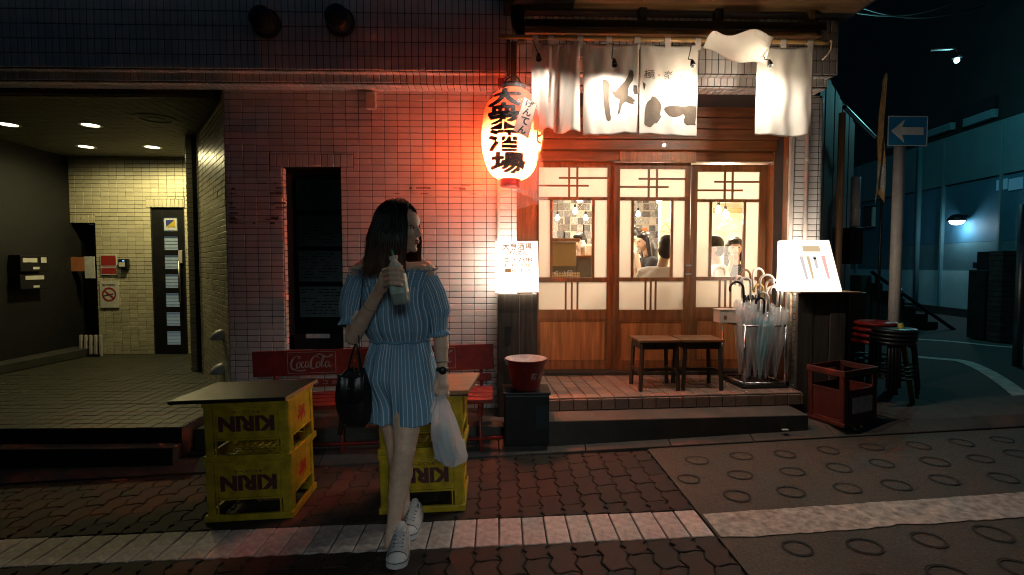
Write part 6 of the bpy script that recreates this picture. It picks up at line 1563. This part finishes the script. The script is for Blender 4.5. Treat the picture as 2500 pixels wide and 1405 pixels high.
for z_ in (.004, BL * .22): di.v += [tuple(bt0 + bq @ p) for p in sq(.033, z_, .55)]
for j in range(32): di.f.append((j, (j + 1) % 32, 32 + (j + 1) % 32, 32 + j))
di.f += [tuple(range(31, -1, -1)), tuple(range(32, 64))]; di.build('drink', 'drink', bo, smooth=True)
MB().lathe([(.0155, BL * .93), (.019, BL * .935), (.019, BL * 1.0), (.016, BL * 1.01), (.012, BL * 1.01)], 20, bt0, bq).build('neck', 'bottle_plastic', bo, smooth=True)
M('straw_green', (.02, .32, .16), .4); MB().tube([bt0 + bq @ Vector((0, 0, BL * .3)), bt0 + bq @ Vector((.002, 0, BL * 1.0)), bt0 + bq @ Vector((.010, .0, BL * 1.13))], .0042, 10).build('straw', 'straw_green', bo, smooth=True)
# white plastic shopping bag
film('bag_film', (.86, .88, .92), .62, .3, .5)
sbg = thing('shopping_bag', 'white plastic shopping bag hanging from the hand of the woman', 'plastic bag')
KT = [(962, 1076, 9), (985, 1077, 14), (1005, 1078, 22), (1030, 1081, 28), (1060, 1086, 33), (1090, 1092, 36), (1112, 1096, 37), (1126, 1097, 33), (1133, 1096, 20), (1136, 1096, 3)]
def bagf(u, v):
    a = u * 2 * math.pi; t = v * (len(KT) - 1); i = min(int(t), len(KT) - 2); q = t - i; py, px, hw = [KT[i][k] + (KT[i + 1][k] - KT[i][k]) * q for k in range(3)]
    r = hw * 2.42 / F; c = W(px, py, 2.42); s = 1 + .10 * wav(a, 5, v * 4) + .06 * wav(a, 11, 2 - v * 6) + (.12 * wav(a, 3, 1) if v > .5 else 0)
    return c + Vector((r * s * math.cos(a) + .012 * v * max(0, math.cos(a)), r * .62 * s * math.sin(a), .012 * wav(a, 2, .5) * v))
MB().grid(72, 60, bagf, True).build('pouch', 'bag_film', sbg, smooth=True)
for s_ in (-1, 1):
    top = kn + Vector((0, -.006, -.045)); low = J(1077 + s_ * 17, 1008, 2.42)
    def hand(u, v, s_=s_, top=top, low=low):
        c = top.lerp(low, v) + Vector((s_ * .010 * math.sin(v * math.pi), 0, 0)); w_ = .006 + .013 * v; return c + Vector((w_ * (u - .5) * 2, .004 * math.sin(u * 9 + v * 3), 0))
    o = MB().grid(8, 16, hand).build('handle', 'bag_film', sbg, smooth=True); o.modifiers.new('t', 'SOLIDIFY').thickness = .0015
M('bag_content', (.28, .38, .36), .5); Blob().cap(J(1078, 1048, 2.425), J(1100, 1108, 2.425), .028, .032).m.build('bottle_inside', 'bag_content', sbg, smooth=True)
MB().box(-.035, .035, -.02, .02, -.05, .05, Matrix.Translation(J(1082, 1098, 2.43)) @ Matrix.Rotation(R(12), 4, 'Y')).build('packet_inside', 'paper_grey', sbg, bevel=.008)
# dark leather bag at her hip
M('leather', (.014, .011, .010), .38, var=.3, vs=14, bump=.5, bs=40, spec=.5)
hb = thing('leather_bag', 'dark leather shoulder bag hanging at the hip of the woman', 'bag')
KB = [(902, 868, 20), (918, 866, 34), (940, 864, 41), (970, 864, 43), (1000, 866, 42), (1025, 868, 36), (1038, 870, 22), (1042, 870, 4)]
def lbag(u, v):
    a = u * 2 * math.pi; t = v * (len(KB) - 1); i = min(int(t), len(KB) - 2); q = t - i; py, px, hw = [KB[i][k] + (KB[i + 1][k] - KB[i][k]) * q for k in range(3)]
    r = hw * 2.44 / F; c = W(px, py, 2.44); e = .7
    return c + Vector((r * math.copysign(abs(math.cos(a)) ** e, math.cos(a)) * (1 + .04 * wav(a, 7, v * 5)), r * .6 * math.copysign(abs(math.sin(a)) ** e, math.sin(a)) * (1 + .05 * wav(a, 5, v * 3)), .006 * wav(a, 4, 0)))
MB().grid(64, 44, lbag, True).build('pouch', 'leather', hb, smooth=True)
def flap(u, v):
    c = W(835 + 62 * u, 908 + 62 * v + 8 * math.sin(u * math.pi), 2.44); return c + Vector((0, -.056 - .014 * math.sin(v * math.pi) - .004 * math.sin(u * 12), 0))
o = MB().grid(20, 16, flap).build('flap', 'leather', hb, smooth=True); o.modifiers.new('t', 'SOLIDIFY').thickness = .004
strap = [J(885, 905, 2.43), J(878, 860, 2.40), J(876, 800, 2.365), J(880, 740, 2.375), J(886, 690, 2.385), J(890, 660, 2.40), J(892, 646, 2.44), J(894, 644, 2.52), J(894, 660, 2.60)]
MB().tube(smooth_line([tuple(p) for p in strap], 5), .007, 8, flat=.35).build('strap', 'leather', hb, smooth=True)
MB().tube(smooth_line([tuple(p) for p in (J(850, 908, 2.43), J(858, 870, 2.42), J(868, 842, 2.42), J(874, 860, 2.42), J(880, 906, 2.43))], 5), .005, 8).build('handle', 'leather', hb, smooth=True)
for k in range(7): c = J(866 + 2 * math.sin(k), 872 + k * 5.5, 2.405); MB().lathe([(.003, -.004), (.005, 0), (.003, .004)], 8, c).build('chain_link', 'gold', hb)
for px, py in ((833, 926), (852, 950), (878, 915)): MB().lathe([(.001, .003), (.0045, .002), (.0045, 0)], 12, J(px, py, 2.37), Matrix.Rotation(R(90), 3, 'X')).build('stud', 'steel', hb, smooth=True)
for k, px in enumerate((832, 838)): MB().tube([J(px, 1000, 2.40), J(px - 2, 1040, 2.40), J(px - 5, 1062, 2.40)], .005, 6).build('tassel', 'leather', hb)

# ---------------------------------------------------------------- guests seen through the door panes
M('shirt_white', (.88, .87, .86), .8, bump=.2, bs=30); M('shirt_black', (.02, .02, .022), .8); M('shirt_blue', (.05, .30, .40), .8); M('shirt_cream', (.7, .62, .5), .8)
def guest(px, py, Y, face_deg, shirt, hair_len, label_, lean=(0, 0), arm_up=False, waist=None):
    r = thing('person', label_, 'person', (0, 0, 0), 0, 'guests in the shop'); h = W(px, py, Y)
    a = R(face_deg); f_ = Vector((math.cos(a), math.sin(a), 0)); s_ = Vector((-f_.y, f_.x, 0)); u_ = Vector((0, 0, 1)); Q = Matrix((f_, s_, u_)).transposed()
    P = lambda x, y, z: h + Q @ Vector((x, y, z)) + Vector((lean[0], lean[1], 0)) * min(0, z) * -1
    b = Blob(); b.ell(P(0, 0, .015), (.092, .076, .10), Q); b.ell(P(.028, 0, -.045), (.062, .055, .07), Q); b.cap(P(.098, 0, .0), P(.108, 0, -.028), .010); b.ell(P(.085, 0, -.06), (.014, .022, .009), Q); b.ell(P(-.0, .078, -.02), (.02, .01, .03), Q); b.ell(P(0, -.078, -.02), (.02, .01, .03), Q)
    b.cap(P(-.01, 0, -.07), P(-.02, 0, -.19), .048, .052)
    for q in (-1, 1):
        sh = P(-.02, q * .17, -.24); el = P(.05, q * .22, -.52); wr = P(.26, q * .12, -.50); 
        if arm_up and q == arm_up: el = P(.16, q * .16, -.46); wr = P(.14, q * .05, -.17)
        b.chain([(*sh, .045), (*el, .036), (*wr, .026)]); b.cap(wr, wr + (P(.10, q * .04, -.12) - wr) * .35 if arm_up == q else wr + f_ * .07, .028, .022)
        for k in range(4): o_ = wr + s_ * (.02 * (k - 1.5)) + (Vector((0, 0, .04)) if arm_up == q else f_ * .06); b.cap(o_, o_ + (Vector((0, 0, .055)) if arm_up == q else f_ * .05), .009, .007)
    b.cap(P(-.03, 0, -.32), P(-.02, 0, -.60), .09, .11)
    b.cap(P(-.02, .09, -.68), P(.42, .11, -.66), .075, .06); b.cap(P(-.02, -.09, -.68), P(.42, -.11, -.66), .075, .06)
    fl_z = PZ + .02 - h.z
    for q in (-1, 1): b.cap(P(.42, q * .11, -.66), P(.40, q * .11, fl_z + .06), .055, .035); b.cap(P(.38, q * .11, fl_z + .04), P(.52, q * .11, fl_z + .035), .038, .03)
    b.build('body', 'skin_indoor', r, .013, 3)
    c = Blob(); c.cap(P(-.025, -.12, -.255), P(-.025, .12, -.255), .075); c.ell(P(-.02, 0, -.25), (.085, .13, .075), Q); c.ell(P(-.015, 0, -.38), (.135, .185, .19), Q); c.ell(P(-.01, 0, -.58), (.135, .165, .14), Q)
    for q in (-1, 1): sh = P(-.02, q * .165, -.25); el = P(.05, q * .22, -.52) if not (arm_up == q) else P(.16, q * .16, -.46); c.chain([(*sh, .062), (*sh.lerp(el, .6), .054)])
    c.build('shirt', shirt, r, .013, 4)
    if waist:
        w_ = Blob(); w_.ell(P(-.01, 0, -.66), (.155, .185, .10), Q); w_.build('waist_band', waist, r, .014, 2)
    hb_ = Blob(); hb_.ell(P(-.016, 0, .035), (.100, .088, .098), Q); hb_.ell(P(-.05, 0, -.02), (.068, .080, .09), Q); hb_.ell(P(.055, 0, .075), (.05, .075, .035), Q)
    if hair_len:
        for q in (-1, 1): hb_.chain([(*P(-.01, q * .078, .03), .03), (*P(-.01, q * .088, -.08), .032), (*P(-.02, q * .09, -.08 - hair_len), .03)])
        hb_.chain([(*P(-.06, 0, 0), .07), (*P(-.08, 0, -.1), .075), (*P(-.09, 0, -.08 - hair_len), .06)])
    hb_.build('hair', 'hair_indoor', r, .011, 3)
    for q in (-1, 1): Blob().ell(P(.088, q * .032, .0), (.006, .012, .006), Q).m.build('eye', 'eye_dark', r)
    MB().tube([P(.099 - .01 * abs(t), .022 * t, -.060 + .006 * t * t) for t in (-1, -.5, 0, .5, 1)], .004, 6).build('mouth', 'lip', r)
    return r
guest(1630, 606, 5.02, 62, 'shirt_white', 0, 'guest in white shirt with blue waist seen from behind in the middle pane', (-.28, 0), waist='shirt_blue')
guest(1574, 590, 6.35, 188, 'shirt_black', .22, 'long haired guest in black resting chin on hand in the middle pane', (.10, 0), arm_up=1)
guest(1548, 578, 6.7, -15, 'shirt_cream', 0, 'guest at the left edge of the middle pane, facing right')
guest(1741, 604, 5.55, 172, 'shirt_white', 0, 'short haired guest in white turned away in the right pane', (.10, 0))
guest(1794, 606, 5.75, 250, 'shirt_black', .10, 'smiling guest with fringe and hand at mouth in the right pane', (.04, 0), arm_up=-1)
guest(1416, 592, 6.9, 230, 'shirt_cream', 0, 'cook behind the dotted counter in the left pane')
def table(px, Y, label_):
    c = W(px, 700, Y); t = thing('shop_table', label_, 'table', (c.x, Y, PZ + .02)); B('top', 'wood_panel', t, -.32, .32, -.3, .3, .68, .71, .005)
    for sx in (-1, 1):
        for sy in (-1, 1): B('leg', 'wood_dark', t, sx * .27 - .02, sx * .27 + .02, sy * .25 - .02, sy * .25 + .02, 0, .679)
    MB().lathe([(.001, .712), (.06, .712), (.10, .73), (.098, .733), (.06, .718), (.001, .717)], 24).build('plate', 'paper_white', t, smooth=True)
    MB().lathe([(.028, .712), (.033, .80), (.031, .80), (.026, .716), (.001, .716)], 18, (.15, .05, 0)).build('cup', 'paper_white', t, smooth=True)
table(1590, 5.85, 'wooden table between the guests in the middle pane'); table(1755, 5.25, 'wooden table in front of the guests in the right pane')
